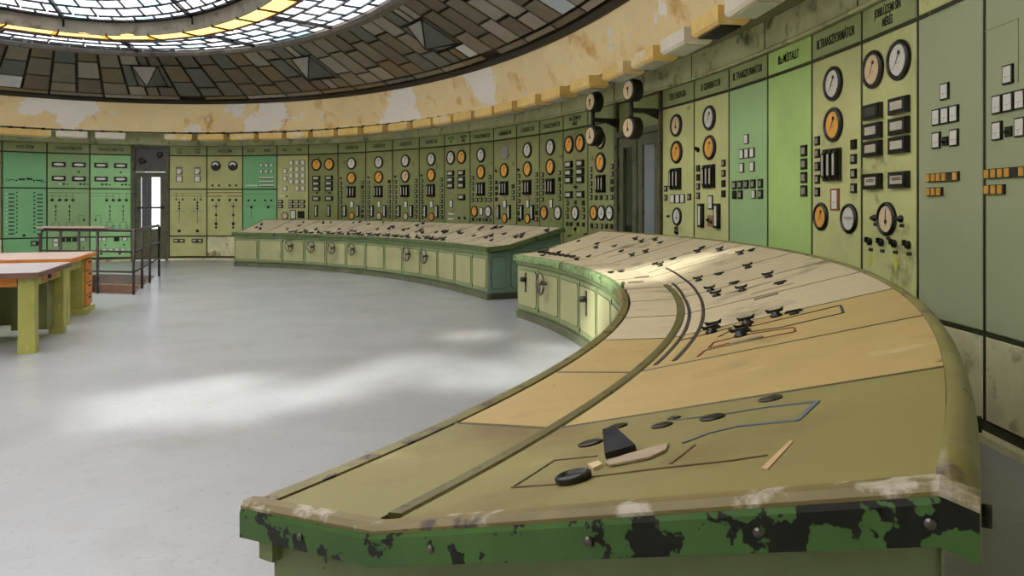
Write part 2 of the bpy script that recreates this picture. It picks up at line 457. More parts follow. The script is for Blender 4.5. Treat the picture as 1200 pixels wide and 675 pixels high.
def glass_grid(root, cells, bars_mat, limit=290, bar_w=.015):
    bars = MB(); restm = MB(); n = 0
    for (a, b, c, d) in cells:
        pm, cen = pane4(a, b, c, d, .012, .004)
        mat = M['clear'] if on_streak(cen) else GLASS[rng.choice([0, 0, 0, 1, 1, 2, 2, 3])]
        if in_view(cen, 60) and n < limit: pm.build('pane', mat, root); n += 1
        elif on_streak(cen): pm.build('pane', mat, root)
        else: restm.add(pm.v, pm.f)
        for p, q in ((a, b), (b, c)):
            p = Vector(p); q = Vector(q); dr = (q-p).normalized(); w = dr.cross(Vector((0, 0, 1))).normalized()*bar_w
            bars.prism([p-w, q-w, q+w, p+w], Vector((0, 0, -.035)))
    bars.build('glazing_bars', bars_mat, root)
    if restm.v:
        o = restm.build('frosted_panes', GLASS[0], root); o['kind'] = 'stuff'
# flat bright ring
root2 = struct(sweep_ring('window_2', [(4.08, 4.88), (4.12, 4.88), (4.12, 4.96), (4.08, 4.96)], M['bars'], n=160))
cells = []
ta = 2.65; cc = 0
offs = [2.8, 3.02, 3.38, 3.74, 4.1]
while ta > 2.65-2*math.pi+.01:
    tb = arc_step(ta, -.62, 3.4)
    for r in range(4):
        sh = 0 if r % 2 == 0 else .5
        x0, x1 = ta+(tb-ta)*sh, tb+(tb-ta)*sh
        cells.append((ell(x0, offs[r], 4.92), ell(x1, offs[r], 4.92), ell(x1, offs[r+1], 4.92), ell(x0, offs[r+1], 4.92)))
    ta = tb; cc += 1
glass_grid(root2, cells, M['bars'])
# heavier radial ribs
hb = MB(); ta = 2.65
while ta > 2.65-2*math.pi+.01:
    n1 = (ell(ta+1e-3, 3)-ell(ta-1e-3, 3)).normalized()*.035
    p, q = ell(ta, 2.8, 4.93), ell(ta, 4.1, 4.93)
    hb.prism([p-n1, q-n1, q+n1, p+n1], Vector((0, 0, -.07))); ta = arc_step(ta, -.62*4, 3.4)
hb.build('rib_bars', M['bars'], root2)

# light trough ring: warm lit glass underside, grey fascia rising to the dome
trough = empty('light_trough', ell(.9, 4.3, 4.86)); base = Vector(trough.location)
tag(trough, 'glowing yellow light trough running round the inner oval of the skylight', 'light fixture')
ta = 2.7; k = 0
while ta > 2.7-2*math.pi+.02:
    tb = arc_step(ta, -.95, 4.3); g = (tb-ta)*.015
    for (o0, o1) in ((4.12, 4.30), (4.315, 4.50)):
        pm, cen = pane4(ell(ta+g, o0, 4.87)-base, ell(tb-g, o0, 4.87)-base, ell(tb-g, o1, 4.87)-base, ell(ta+g, o1, 4.87)-base, .03, .006)
        pm.build('trough_glass', M['tubelight'], trough)
        # stained ends of the glass
        tm = tb-(tb-ta)*(.10+.12*rng.random())
        pm, cen = pane4(ell(tm, o0, 4.866)-base, ell(tb-g, o0, 4.866)-base, ell(tb-g, o1, 4.866)-base, ell(tm, o1, 4.866)-base, .004, .004)
        pm.build('amber_end', M['tubelight_b'], trough)
    # clip
    a = ell(tb, 4.08, 4.86)-base; b = ell(tb, 4.54, 4.86)-base; w = (ell(tb+1e-3, 4)-ell(tb-1e-3, 4)).normalized()*.012
    mb = MB().prism([a-w, b-w, b+w, a+w], Vector((0, 0, -.03)))
    mb.prism([b-w, b+w, b+w+Vector((0, 0, .2)), b-w+Vector((0, 0, .2))], (a-b)*.05)
    mb.build('clip', M['bars'], trough); ta = tb; k += 1
def ring_at(off0, prof, name, mat, n=180): return struct(sweep_ring(name, prof, mat, n=n))
struct(sweep_ring('trim_6', [(4.06, 4.86), (4.10, 4.84), (4.13, 4.86), (4.13, 4.93), (4.06, 4.93)], M['wood_edge'], n=180))
struct(sweep_ring('trim_7', [(4.50, 4.86), (4.53, 4.86), (4.56, 5.00), (4.58, 5.12), (4.50, 5.12)], M['fascia'], n=180))
struct(sweep_ring('trim_8', [(4.48, 5.11), (4.62, 5.11), (4.62, 5.15), (4.48, 5.15)], M['bars'], n=180))
struct(sweep_ring('trim_9', [(4.06, 4.94), (4.50, 4.94), (4.50, 5.15), (4.40, 5.15), (4.06, 5.0)], M['darktrim'], n=140))
# inner dome
root3 = struct(sweep_ring('window_3', [(4.60, 5.12), (4.66, 5.12), (4.66, 5.17), (4.60, 5.17)], M['bars'], n=160))
def dome(t, k):
    p = ell(t, 4.62, 5.15); c = Vector((ECX, ECY, 0))
    return Vector((c.x+(p.x-c.x)*k, c.y+(p.y-c.y)*k, 5.15+.75*(1-k*k)))
cells = []; ks = [1, .975, .93, .885, .84, .79, .74, .66, .56, .44, .3, .15, .04]
dts = []; ta = 2.7
while ta > 2.7-2*math.pi+.015:
    tb = max(arc_step(ta, -.46, 4.6), 2.7-2*math.pi); dts.append((ta, tb)); ta = tb
for i in range(12):
    step = 1 if i < 6 else 2 if i < 9 else 4
    for j in range(0, len(dts), step):
        a, b = dts[j][0], dts[min(j+step-1, len(dts)-1)][1]
        if i % 2 and step == 1:
            a, b = (a+dts[j][1])/2, b+(dts[j][1]-dts[j][0])/2
        cells.append((dome(a, ks[i]), dome(b, ks[i]), dome(b, ks[i+1]), dome(a, ks[i+1])))
glass_grid(root3, cells, M['bars'])
hb = MB()
for j in range(0, len(dts), 6):
    ta = dts[j][0]
    for i in range(11):
        p, q = dome(ta, ks[i]), dome(ta, ks[i+1]); w = (q-p).cross(Vector((0, 0, 1))).normalized()*.026
        hb.prism([p-w, q-w, q+w, p+w], Vector((0, 0, -.08)))
    # short hanger below the rim
    p = ell(ta, 4.57, 5.12)
    hb.tube([p, p+Vector((0, 0, -.16))], .02, 6)
hb.build('rib_bars', M['bars'], root3)

# ------------------------------------------------------------------ switchboard panels
def gauge_meshes():
    d = {}
    bz = MB().lathe([(.36, -.02), (.5, 0), (.5, -.10), (.47, -.16), (.42, -.18), (.40, -.17), (.385, -.10), (.36, -.08)], 28, cap=False)
    d['bezel'] = bz.mesh('gauge_bezel', M['black'])
    thin = MB().lathe([(.36, -.02), (.47, 0), (.47, -.05), (.43, -.07), (.40, -.06), (.38, -.04)], 28, cap=False)
    d['thin'] = thin.mesh('gauge_thin_ring', M['button'])
    for nm in ('white_dial', 'orange_dial', 'cream_dial', 'grey_dial'):
        f = MB(); n = 28
        f.add([(0, -.095, 0)]+[(.395*math.cos(2*math.pi*k/n), -.095, .395*math.sin(2*math.pi*k/n)) for k in range(n)],
              [(0, 1+k, 1+(k+1) % n) for k in range(n)], 0)
        if nm != 'grey_dial':
            for k in range(13):
                a = math.radians(215-k*250/12); r0, r1, w = (.26 if k % 3 == 0 else .29), .34, (.012 if k % 3 == 0 else .006)
                c, s_ = math.cos(a), math.sin(a)
                f.add([(r0*c-w*s_, -.1, r0*s_+w*c), (r1*c-w*s_, -.1, r1*s_+w*c), (r1*c+w*s_, -.1, r1*s_-w*c), (r0*c+w*s_, -.1, r0*s_-w*c)], [(0, 1, 2, 3)], 1)
            for (x, z, w, h) in ((-.06, -.06, .05, .05), (.04, -.06, .04, .05), (0, -.17, .08, .02)):
                f.add([(x-w/2, -.1, z-h/2), (x+w/2, -.1, z-h/2), (x+w/2, -.1, z+h/2), (x-w/2, -.1, z+h/2)], [(0, 1, 2, 3)], 1)
        d[nm] = f.mesh('dial_'+nm, [M[nm], M['button']])
    nd = MB()
    nd.lathe([(.055, -.10), (.055, -.125)], 12)
    nd.v = [(x+.05, y, z+.18) for x, y, z in nd.v]
    nd.prism([(.04, -.112, .19), (.07, -.112, .17), (-.16, -.112, -.2)], (0, -.008, 0))
    d['needle'] = nd.mesh('needle', M['black'])
    nd2 = MB().lathe([(.06, -.10), (.06, -.125)], 12)
    nd2.v = [(x, y, z-.08) for x, y, z in nd2.v]
    nd2.prism([(-.025, -.112, -.1), (.025, -.112, -.1), (.01, -.112, .28), (-.01, -.112, .28)], (0, -.008, 0))
    d['needle_up'] = nd2.mesh('needle_upright', M['black'])
    nd3 = MB().box(-.26, .26, -.12, -.105, -.02, .0).box(-.26, .26, -.12, -.105, .035, .055)
    d['bar'] = nd3.mesh('needle_crossbar', M['black'])
    return d
GM = gauge_meshes()
SH = {}
SH['R'] = MB().box(-.5, .5, -.3, 0, -.5, .5).box(-.44, .44, -.36, -.3, -.42, .42).mesh('meter_case', M['black'])
SH['Rw'] = MB().box(-.32, .32, -.40, -.34, -.24, .26).mesh('meter_window', M['window'])
SH['Rd'] = MB().box(-.32, .32, -.40, -.34, -.24, .26).mesh('meter_window_dark', M['dark_window'])
SH['Rb'] = MB().box(-.32, .32, -.40, -.34, -.24, .26).box(-.2, .26, -.42, -.4, -.02, .04, 1).box(-.2, .26, -.42, -.4, .08, .14, 1).mesh('meter_window_barred', [M['window'], M['black']])
o_ = MB(); n = 16
o_.prism([(.36*math.copysign(abs(math.cos(2*math.pi*k/n))**.5, math.cos(2*math.pi*k/n)), -.34, .26*math.sin(2*math.pi*k/n)) for k in range(n)], (0, -.06, 0))
SH['Ro'] = o_.mesh('meter_window_oval', M['white'])
e = MB().box(-.5, .5, -.5, 0, -.5, .5)
e.add([(-.34, -.5, -.46), (.34, -.5, -.46), (.34, -.95, -.34), (-.34, -.95, -.34), (-.34, -.95, .34), (.34, -.95, .34), (.34, -.5, .46), (-.34, -.5, .46)],
      [(0, 1, 2, 3), (3, 2, 5, 4), (4, 5, 6, 7), (0, 3, 4, 7), (1, 6, 5, 2)])
SH['E'] = e.mesh('edgewise_case', M['black'])
SH['Es'] = MB().box(-.12, .2, -1.0, -.94, -.32, .32).mesh('edgewise_scale', M['scale_strip'])
SH['S'] = MB().box(-.5, .5, -.28, 0, -.5, .5).box(-.42, .42, -.36, -.28, -.42, .42).mesh('switch_case', M['black'])
SH['Sb'] = MB().box(-.28, .28, -.42, -.35, -.28, .28).mesh('switch_button', M['button'])
SH['W'] = MB().box(-.5, .5, -.2, 0, -.5, .5).mesh('indicator_case', M['groove'])
SH['Wr'] = MB().box(-.62, .62, -.2, 0, -.5, .5).mesh('indicator_case_red', paint('rust_frame', (150, 84, 50), .6, .2, 12))
SH['Wp'] = MB().box(-.38, .38, -.25, -.19, -.42, .42).mesh('indicator_paper', M['white'])
SH['Wm'] = MB().box(-.3, .32, -.262, -.25, -.13, -.105).box(-.05, -.02, -.262, -.25, -.32, -.1).mesh('indicator_mark', M['button'])
SH['V'] = MB().box(-.5, .5, -.4, 0, -.5, .5).mesh('vertical_meter_case', M['black'])
SH['Vs'] = MB().box(-.2, .2, -.46, -.39, -.40, .40).mesh('vertical_scale', M['white'])
SH['K'] = MB().lathe([(.5, 0), (.5, -.3), (.36, -.36), (.30, -.9), (.22, -1.0)], 14).mesh('knob', M['black'])
SH['L'] = MB().box(-.5, .5, -.004, 0, -.5, .5).mesh('label_plate', M['white'])
SH['B'] = MB().box(-.5, .5, -.006, 0, -.5, .5).mesh('red_label', paint('faded_red_label', (176, 110, 78), .5, .2, 9))
SH['D'] = MB().box(-.5, .5, -.004, 0, -.5, .5).mesh('dark_label', M['iron'])
yl = MB().prism([(0, -.002, -.5), (.3, -.002, .05), (.12, -.002, .1), (.12, -.002, .5), (-.12, -.002, .5), (-.12, -.002, .1), (-.3, -.002, .05)], (0, .0015, 0))
SH['Y'] = yl.mesh('yellow_mark', M['yellow'])
tl = MB()
tl.box(-.5, .5, -.3, 0, -.5, .5)
SH['X'] = tl.mesh('terminal_base', M['iron'])
SH['Xc'] = MB().box(-.36, .36, -.42, -.25, -.42, .42).mesh('terminal_cell', M['orange_strip'])
lv = MB().lathe([(.5, 0), (.5, -.35), (.3, -.45)], 12).box(-.12, .12, -.8, -.4, -.1, .6)
SH['J'] = lv.mesh('lever_switch', M['black'])
rm = MB().lathe([(.5, 0), (.5, -.2), (.44, -.26), (.40, -.2)], 24)
SH['C'] = rm.mesh('round_meter_case', M['black'])
ra = MB(); n = 12
arc_o = [(.36*math.cos(math.pi*(.05+.9*k/n)), -.24, .36*math.sin(math.pi*(.05+.9*k/n))) for k in range(n+1)]
arc_i = [(.17*math.cos(math.pi*(.05+.9*k/n)), -.24, .17*math.sin(math.pi*(.05+.9*k/n))) for k in range(n, -1, -1)]
for k in range(n):
    ra.add([arc_o[k], arc_o[k+1], arc_i[n-k-1], arc_i[n-k]], [(0, 1, 2, 3)])
SH['Ca'] = ra.mesh('round_meter_scale', M['white'])

def fontmesh(txt, size, xs, mat):
    cu = bpy.data.curves.new('lettering', 'FONT'); cu.body = txt; cu.size = size; cu.align_x = 'CENTER'; cu.align_y = 'CENTER'
    cu.extrude = .0012; cu.space_line = .95; cu.offset = size*.012
    ob = bpy.data.objects.new('lettering', cu); COL.objects.link(ob)
    dg = bpy.context.evaluated_depsgraph_get(); me = bpy.data.meshes.new_from_object(ob.evaluated_get(dg))
    bpy.data.objects.remove(ob); bpy.data.curves.remove(cu)
    for v in me.vertices: v.co = Vector((v.co.x*xs, -v.co.z, v.co.y))
    me.materials.clear(); me.materials.append(mat); return me
FONT = {}
def lettering(parent, txt, x, z, size=.10, xs=.62, mat=None, y=-.0225):
    key = (txt, size, xs, mat.name if mat else '')
    if key not in FONT: FONT[key] = fontmesh(txt, size, xs, mat or M['text'])
    return put(FONT[key], 'lettering', parent, (x, y, z))

YF = -.02     # plate front
class Panel:
    def __init__(s, i, label, mats, head='', three=False, low='lower', name='switchboard_panel', hdr='header'):
        a, b = ell(TS[i]), ell(TS[i+1]); s.a, s.b = a, b
        if s.b.x-s.a.x < 0 and False: pass
        # left to right as seen from the hall
        d = b-a; s.w = d.length; mid = (a+b)/2
        s.e = empty(name, (mid.x, mid.y, 0), math.atan2(d.y, d.x)); tag(s.e, label, 'control panel', 'switchboard panels along the curved wall')
        g = .016; x0, x1 = -s.w/2+g, s.w/2-g
        def plate(nm, z0, z1, mat):
            m = MB().box(x0, x1, YF+.006, .05, z0, z1)
            m.add([(x0, YF+.006, z0), (x1, YF+.006, z0), (x1, YF+.006, z1), (x0, YF+.006, z1),
                   (x0+.006, YF, z0+.006), (x1-.006, YF, z0+.006), (x1-.006, YF, z1-.006), (x0+.006, YF, z1-.006)],
                  [(4, 5, 6, 7), (0, 1, 5, 4), (1, 2, 6, 5), (2, 3, 7, 6), (3, 0, 4, 7)])
            return m.build(nm, M[mat], s.e)
        plate('header_plate', H_HEAD+.016, H_TOP, hdr)
        if three:
            plate('upper_plate', H_MID+.016, H_HEAD-.016, mats[0]); plate('middle_plate', H_LOW+.016, H_MID-.016, mats[1])
        else: plate('main_plate', H_LOW+.016, H_HEAD-.016, mats[0])
        plate('lower_plate', .105, H_LOW-.016, low)
        for xa, xb in ((x1+.0005, s.w/2-.003), (-s.w/2+.003, x0-.0005)):
            MB().box(xa, xb, YF+.004, .04, .105, H_TOP).build('joint_strip', M['joint'], s.e)
        for zj in ((H_HEAD, H_MID, H_LOW) if three else (H_HEAD, H_LOW)):
            MB().box(x0, x1, YF+.004, .045, zj-.0155, zj+.0155).build('joint_strip', M['joint'], s.e)
        if head:
            ls = head.split('\n'); sz = .115 if len(ls) == 1 else .095
            lettering(s.e, head, 0, (H_TOP+H_HEAD)/2, sz, .55 if max(len(l) for l in ls) > 13 else .62)
    def x(s, u): return (u-.5)*s.w
    def i(s, key, name, u, z, sx, sz, sy=None, y=YF, rot=None):
        return put(SH[key], name, s.e, (s.x(u), y, z), (sx, sy if sy else .1, sz), rot)
    def sub(s, key, name, par):
        return put(SH[key], name, par)
    def G(s, u, z, col='white_dial', d=.30, bez='bezel', needle='needle', rot=0):
        o = put(GM[bez], 'gauge', s.e, (s.x(u), YF, z), (d, d*.62, d)); put(GM[col], 'dial_face', o)
        if needle: put(GM[needle], 'needle', o, rot=(0, rot, 0))
    def R(s, u, z, w=.235, h=.118, win='Rw'):
        o = s.i('R', 'meter', u, z, w, h, .10); s.sub(win, 'meter_window', o)
    def T(s, u=.49, z=1.76):
        for k in (-1, 0, 1):
            o = s.i('E', 'edgewise_meter', u+k*.093/s.w, z, .09, .28, .06); s.sub('Es', 'scale_strip', o)
    def S(s, u, z, w=.085, blank=False):
        o = s.i('S', 'switch', u, z, w, w*.95, .042)
        if not blank: s.sub('Sb', 'button', o)
    def W(s, u, z, w=.085, h=.105, mark=True, fr='W', sy=.06):
        o = s.i(fr, 'indicator', u, z, w, h, sy); s.sub('Wp', 'paper', o)
        if mark: s.sub('Wm', 'mark', o)
    def V(s, u, z=1.29, w=.085, h=.28):
        o = s.i('V', 'vertical_meter', u, z, w, h, .1); s.sub('Vs', 'scale_strip', o)
    def K(s, u, z, d=.04): s.i('K', 'knob', u, z, d, d, .04)
    def L(s, u, z, w=.1, h=.03, key='L'): s.i(key, 'label_plate', u, z, w, h, 1)
    def C(s, u, z, d=.25):
        o = s.i('C', 'round_meter', u, z, d, d, .2); s.sub('Ca', 'scale_arc', o)
    def colS(s, u, zs, blank=()):
        for k, z in enumerate(zs): s.S(u, z, blank=k in blank)
    def lines(s, segs, mat='iron', w=.008, name='mimic_diagram'):
        """segs: list of (u0,z0,u1,z1) thin raised strips"""
        m = MB()
        for u0, z0, u1, z1 in segs:
            x0, x1 = sorted((s.x(u0), s.x(u1))); z0, z1 = sorted((z0, z1))
            m.box(x0-w/2, x1+w/2, YF-.004, YF, z0-w/2, z1+w/2)
        o = m.build(name, M[mat], s.e); o['kind'] = 'stuff'; return o
    def rings(s, pts, r=.03, mat='iron', name='mimic_symbol'):
        for u, z in pts:
            m = MB(); n = 12
            m.tube([(s.x(u)+r*math.cos(2*math.pi*k/n), YF-.004, z+r*math.sin(2*math.pi*k/n)) for k in range(n)], .006, 5, closed=True)
            m.build(name, M[mat], s.e)
def zs(z0, n, st=.118): return [z0-k*st for k in range(n)]

def generator(i, label, head, dials=('white_dial', 'orange_dial', 'orange_dial'), mat='plate', bl=(), br=()):
    p = Panel(i, label, [mat], head)
    p.G(.5, 2.46, dials[0]); p.G(.5, 2.105, dials[1], rot=.3); p.T()
    p.i('B', 'red_label', .5, 1.585, .13, .025, 1)
    p.W(.51, 1.45, .11, .16); p.V(.27); p.V(.735); p.G(.505, 1.17, dials[2], .19, needle='needle_up')
    p.colS(.115, zs(1.98, 8), bl); p.i('J', 'lever_switch', .115, 2.10, .05, .05, .05)
    p.colS(.885, zs(1.99, 8), br)
    return p

GRP = 'switchboard panels along the curved wall'
# panels left of the far doorway
Panel(0, 'plain green switchboard panel beyond the left edge, two left of the teal panel', ['mint', 'mint'], three=True)
Panel(1, 'plain green switchboard panel cut off by the left edge of the photo', ['plate', 'plate'], three=True)
p = Panel(2, 'teal switchboard panel with two columns of small nameplates at far left', ['teal', 'teal'], 'HÁZI ÜZEM', three=True, low='teal')
p.lines([(.03, 2.04, .08, 2.04), (.16, 2.04, .26, 2.05), (.36, 2.04, .5, 2.08), (.55, 2.09, .66, 2.05), (.75, 2.03, .86, 2.05), (.93, 2.0, .98, 2.0)], w=.007)
p.rings([(.12, 2.04), (.90, 2.02)], .035)
for u, z in ((.31, 2.03), (.56, 2.09), (.70, 2.03)): p.K(u, z)
for k in range(11):
    z = 1.74-k*.096
    p.L(.20, z-.04, .12, .03, 'D'); p.K(.32, z, .035); p.K(.71, z, .035); p.L(.84, z-.05, .12, .03, 'D')
    p.L(.10, z-.03, .05, .012, 'L')
p.K(.48, .70, .06); p.S(.70, .50, .13); p.S(.83, .50, .11, True)

def feeder(i, label, head, mat, mir):
    p = Panel(i, label, [mat, mat], head, three=True, low=mat)
    for u in (.27, .74):
        for z in (2.445, 2.10): p.R(u, z, .30, .12, 'Ro')
    p.K(.74, 2.27, .045)
    f = (lambda u: 1-u) if mir else (lambda u: u)
    for u in (.30, .78):
        p.L(u, 1.96, .06, .04, 'L' if u < .5 and not mir else 'D'); p.L(u+.09, 1.96, .05, .045, 'D'); p.L(u+.17, 1.955, .03, .03, 'D')
    sg = [(.03, 1.74, .97, 1.74), (.03, 1.66, .6, 1.66)]
    for u in (f(.12), f(.29), f(.44), f(.60)):
        sg += [(u, 1.60, u, 1.74)]; p.K(u, 1.56, .045)
    p.rings([(f(u), 1.56) for u in (.12, .29, .44, .60)], .034)
    for u in (f(.20), f(.52)):
        for z in (1.40, 1.28, 1.19, 1.08): p.K(u, z, .042 if z > 1.2 else .032)
        sg += [(u, 1.02, u, 1.46), (u-.08, 1.0, u+.08, 1.0), (u-.08, .9, u-.08, 1.0), (u+.08, .9, u+.08, 1.0)]
        p.rings([(u-.08, .88), (u+.08, .88)], .034)
    sg += [(f(.74), .95, f(.74), 1.18), (f(.74), 1.18, f(.86), 1.18), (f(.86), 1.08, f(.86), 1.18)]
    p.K(f(.86), 1.06, .05); p.lines(sg, w=.007)
    return p
p = feeder(3, 'dull green feeder panel with four oval-window meters behind the railing', 'TRANSZFORMÁTOR', 'mint_dull', False)
p.W(.2, .56, .13, .09, False); p.W(.2, .45, .13, .09, False); p.W(.82, .57, .15, .09, False)
for u in (.36, .5, .64): p.S(u, .565, .10, True)
p.K(.85, .36, .04)
p = feeder(4, 'mint green feeder panel with four oval-window meters left of the far doorway', 'TRANSZFORMÁTOR', 'mint', True)
for u in (.22, .34, .84): p.W(u, .57, .12, .08, False)
p.S(.64, .57, .12, True)
for k in range(5): p.W(.2+k*.15, .30, .11, .07, False)
for u in (.27, .72): p.K(u, .20, .06); p.K(u+.1, .42, .04)

p = Panel(6, 'olive panel with two pairs of stacked white squares right of the far doorway', ['plate_lit', 'plate_lit'], '', three=True, low='plate_lit')
for u, tx in ((.27, 'I. HÁZI\nÜZEM'), (.75, 'II. HÁZI\nÜZEM')): lettering(p.e, tx, p.x(u), (H_TOP+H_HEAD)/2, .085, .6)
for u in (.27, .75):
    p.W(u, 2.31, .15, .16, False); p.W(u, 2.12, .16, .16, False); p.i('D', 'label_plate', u, 2.42, .17, .02, 1)
    p.K(u+.04, 2.27, .05); p.K(u, .76, .08)
    for z, dd in ((1.50, .05), (1.42, .045), (1.34, .05)): p.K(u, z, dd)
    for du in (-.08, .09): p.K(u+du, 1.58, .045)
    for du in (-.075, .075): p.R(u+du, .51, .13, .095)
p.lines([(.05, 1.75, .95, 1.75), (.05, 1.68, .95, 1.68), (.19, 1.6, .19, 1.75), (.36, 1.6, .36, 1.75), (.67, 1.6, .67, 1.68), (.84, 1.6, .84, 1.75)], w=.008)
p.lines([(.27, .98, .27, 1.62), (.75, .98, .75, 1.62), (.15, 1.27, .42, 1.27), (.6, 1.27, .92, 1.27)], 'blue', .012)
p = Panel(7, 'olive panel with two round half-moon meters and red bus lines', ['plate_lit', 'plate_lit'], 'HÁZI ÜZEM', three=True, low='lower')
for u in (.26, .74):
    p.C(u, 2.46)
    for du in (-.10, .08): p.K(u+du, 1.95, .055); p.K(u+du, 1.57, .07)
    for z, dd in ((1.40, .05), (1.18, .06), (.95, .08), (.85, .055)): p.K(u, z, dd)
p.lines([(.03, 1.76, .97, 1.76), (.03, 1.67, .42, 1.67), (.58, 1.67, .97, 1.67)], 'red', .02)
p.lines([(.26, .85, .26, 1.5), (.74, .85, .74, 1.5), (.16, 1.42, .36, 1.42), (.64, 1.42, .84, 1.42)], w=.01)
p = Panel(8, 'teal panel with six white squares and rows of white nameplates', ['teal', 'teal'], '', three=True)
for u, tx in ((.25, 'KÖZÖS'), (.72, 'MÉRÉS')): lettering(p.e, tx, p.x(u), (H_TOP+H_HEAD)/2, .10, .6)
for u in (.55, .70, .85):
    for z in (2.47, 2.31): p.W(u, z, .085, .09, False)
for z in (2.15, 2.05, 1.95):
    for k in range(6): p.L(.52+k*.07, z, .055, .035); 
    p.i('D', 'label_plate', .70, z-.03, .40, .018, 1)
for k in range(5): p.L(.12+k*.07, 1.95, .055, .03)
for u in (.18, .36, .66, .84): p.K(u, 1.56, .055)
for u in (.26, .75): p.K(u, 1.38, .07); 
p.lines([(.05, 1.72, .95, 1.72), (.26, 1.1, .26, 1.3), (.12, 1.42, .4, 1.42), (.62, 1.42, .9, 1.42)], w=.007)
p = Panel(9, 'olive panel with a block of white squares and a small orange gauge', ['plate_lit'], '')
for u, tx in ((.25, 'HÁZI'), (.72, 'TRAFÓ')): lettering(p.e, tx, p.x(u), (H_TOP+H_HEAD)/2, .09, .6)
for u in (.46, .645, .83):
    for z in (2.52, 2.355, 2.195, 2.035): p.W(u, z, .125, .125, False)
for u, z in ((.26, 2.31), (.26, 2.12), (.26, 1.86), (.645, 1.86), (.83, 1.86)): p.W(u, z, .12, .13, u > .5)
for u in (.13, .46, .645, .83):
    for z in (1.525, 1.405): p.R(u, z, .125, .09)
for k in range(4): p.L(.09+k*.05, 1.67, .035, .03)
p.K(.32, 1.66, .045); p.G(.26, 1.16, 'cream_dial', .2); p.W(.52, 1.19, .17, .24, False); p.S(.77, 1.19, .2, True)
p = Panel(10, 'olive panel with two orange gauges side by side and eight slot meters', ['plate_b'], '')
for u in (.285, .71):
    p.G(u, 2.46, 'orange_dial', .31)
    for z in (2.117, 1.98, 1.85, 1.60): p.R(u, z)
    p.K(u+.02, 1.74, .05); p.V(u, 1.29, .09, .29)
generator(11, 'stained generator panel, first of four in a row behind the far desk', 'GENERÁTOR', mat='plate_b', br=(1, 6, 7))
generator(12, 'generator panel with pale bottom gauge, second of four behind the far desk', 'GENERÁTOR', ('white_dial', 'orange_dial', 'cream_dial'), br=(0,))
generator(13, 'generator panel with two pale upper gauges, third of four behind the far desk', 'GENERÁTOR', ('white_dial', 'cream_dial', 'cream_dial'))
generator(14, 'generator panel with deep orange gauge, fourth of four behind the far desk', 'GENERÁTOR', mat='plate_b')
p = Panel(15, 'measuring panel with green-lettered header and white and orange gauges', ['plate'], '')
lettering(p.e, 'BAL ÜZEMI\nSIN', -.23*p.w, (H_TOP+H_HEAD)/2, .085, .5, M['sign_green']); lettering(p.e, 'SEGÉD SIN\nMÉRÉS', .25*p.w, (H_TOP+H_HEAD)/2, .085, .5)
p.G(.27, 2.46, 'white_dial', .31); p.G(.69, 2.46, 'orange_dial', .31)
for u in (.27, .69):
    for z in (2.12, 1.98, 1.85): p.R(u, z)
p.R(.70, 1.60); p.W(.28, 1.46, .12, .17); p.L(.27, 1.24, .2, .035); p.L(.25, 1.13, .2, .035); p.i('J', 'lever_switch', .6, 1.15, .05, .05, .05); p.i('J', 'lever_switch', .82, 1.15, .05, .05, .05)
p = Panel(16, 'transformer panel with two gauges above and two round gauges at the foot', ['plate_b'], 'I. TRANSZFORMÁTOR')
p.G(.49, 2.46); p.G(.49, 2.11, 'orange_dial'); p.T(.49)
p.colS(.12, zs(2.0, 4)); p.colS(.86, zs(2.0, 4))
for k in range(5): p.S(.12+k*.185, 1.535)
p.G(.21, 1.30, 'orange_dial', .24); p.W(.5, 1.30, .12, .16, False); p.G(.79, 1.30, 'white_dial', .24, needle='bar')
for k in range(6): p.S(.14+k*.145, 1.13, .07, k % 2 == 0)
p = Panel(17, 'generator panel whose top gauge is a bare grey disc', ['plate'], 'I. GENERÁTOR')
p.G(.49, 2.47, 'grey_dial', .30, 'thin', None); p.G(.49, 2.11, 'orange_dial'); p.T(.49); p.i('J', 'lever_switch', .13, 2.11, .05, .05, .05)
p.colS(.14, zs(1.88, 4, .112), (0, 1, 2, 3)); p.colS(.86, zs(1.79, 3, .112), (0,))
p.i('B', 'red_label', .5, 1.585, .13, .025, 1); p.W(.51, 1.45, .11, .16); p.V(.26); p.V(.72); p.G(.5, 1.17, 'orange_dial', .2, needle='needle_up')
generator(18, 'generator panel with long switch columns right of the grey-disc panel', 'I. GENERÁTOR', mat='plate', bl=(6, 7), br=(6,))
p = Panel(19, 'transformer panel with orange and white foot gauges above the far desk end', ['plate_b'], 'I. TRANSZFORMÁTOR')
p.G(.49, 2.46); p.G(.49, 2.11, 'orange_dial'); p.T(.49); p.colS(.13, zs(1.98, 5, .113)); p.colS(.86, zs(1.99, 5, .113), (1,))
p.W(.52, 1.45, .11, .17); p.G(.22, 1.29, 'orange_dial', .26); p.G(.80, 1.29, 'white_dial', .26, needle='bar')
p = Panel(20, 'measuring panel with two orange gauges and a pale yellow mark below', ['plate_b'], 'BAL ÜZEMI SIN\nMÉRÉS')
p.G(.27, 2.46, 'orange_dial', .31); p.G(.72, 2.46, 'orange_dial', .31)
for u in (.27, .73):
    for z in (2.12, 1.98, 1.85, 1.60): p.R(u, z)
p.K(.53, 1.73, .06); p.K(.58, 1.73, .04); p.G(.52, 1.29, 'white_dial', .25, needle='needle_up')
for u in (.19, .84): p.colS(u, zs(1.46, 3, .115), (0,) if u > .5 else ())
p.S(.52, 1.47, .07, True)
for u in (.19, .35, .62, .84): p.S(u, 1.10, .075, True)
for u in (.43, .62): p.i('Y', 'yellow_mark', u, 1.0, .09, .14, 1)
p.i('K', 'knob', .52, 1.02, .07, .07, .04)
p = Panel(21, 'green panel with three foot gauges in a row left of the glass doors', ['plate'], '')
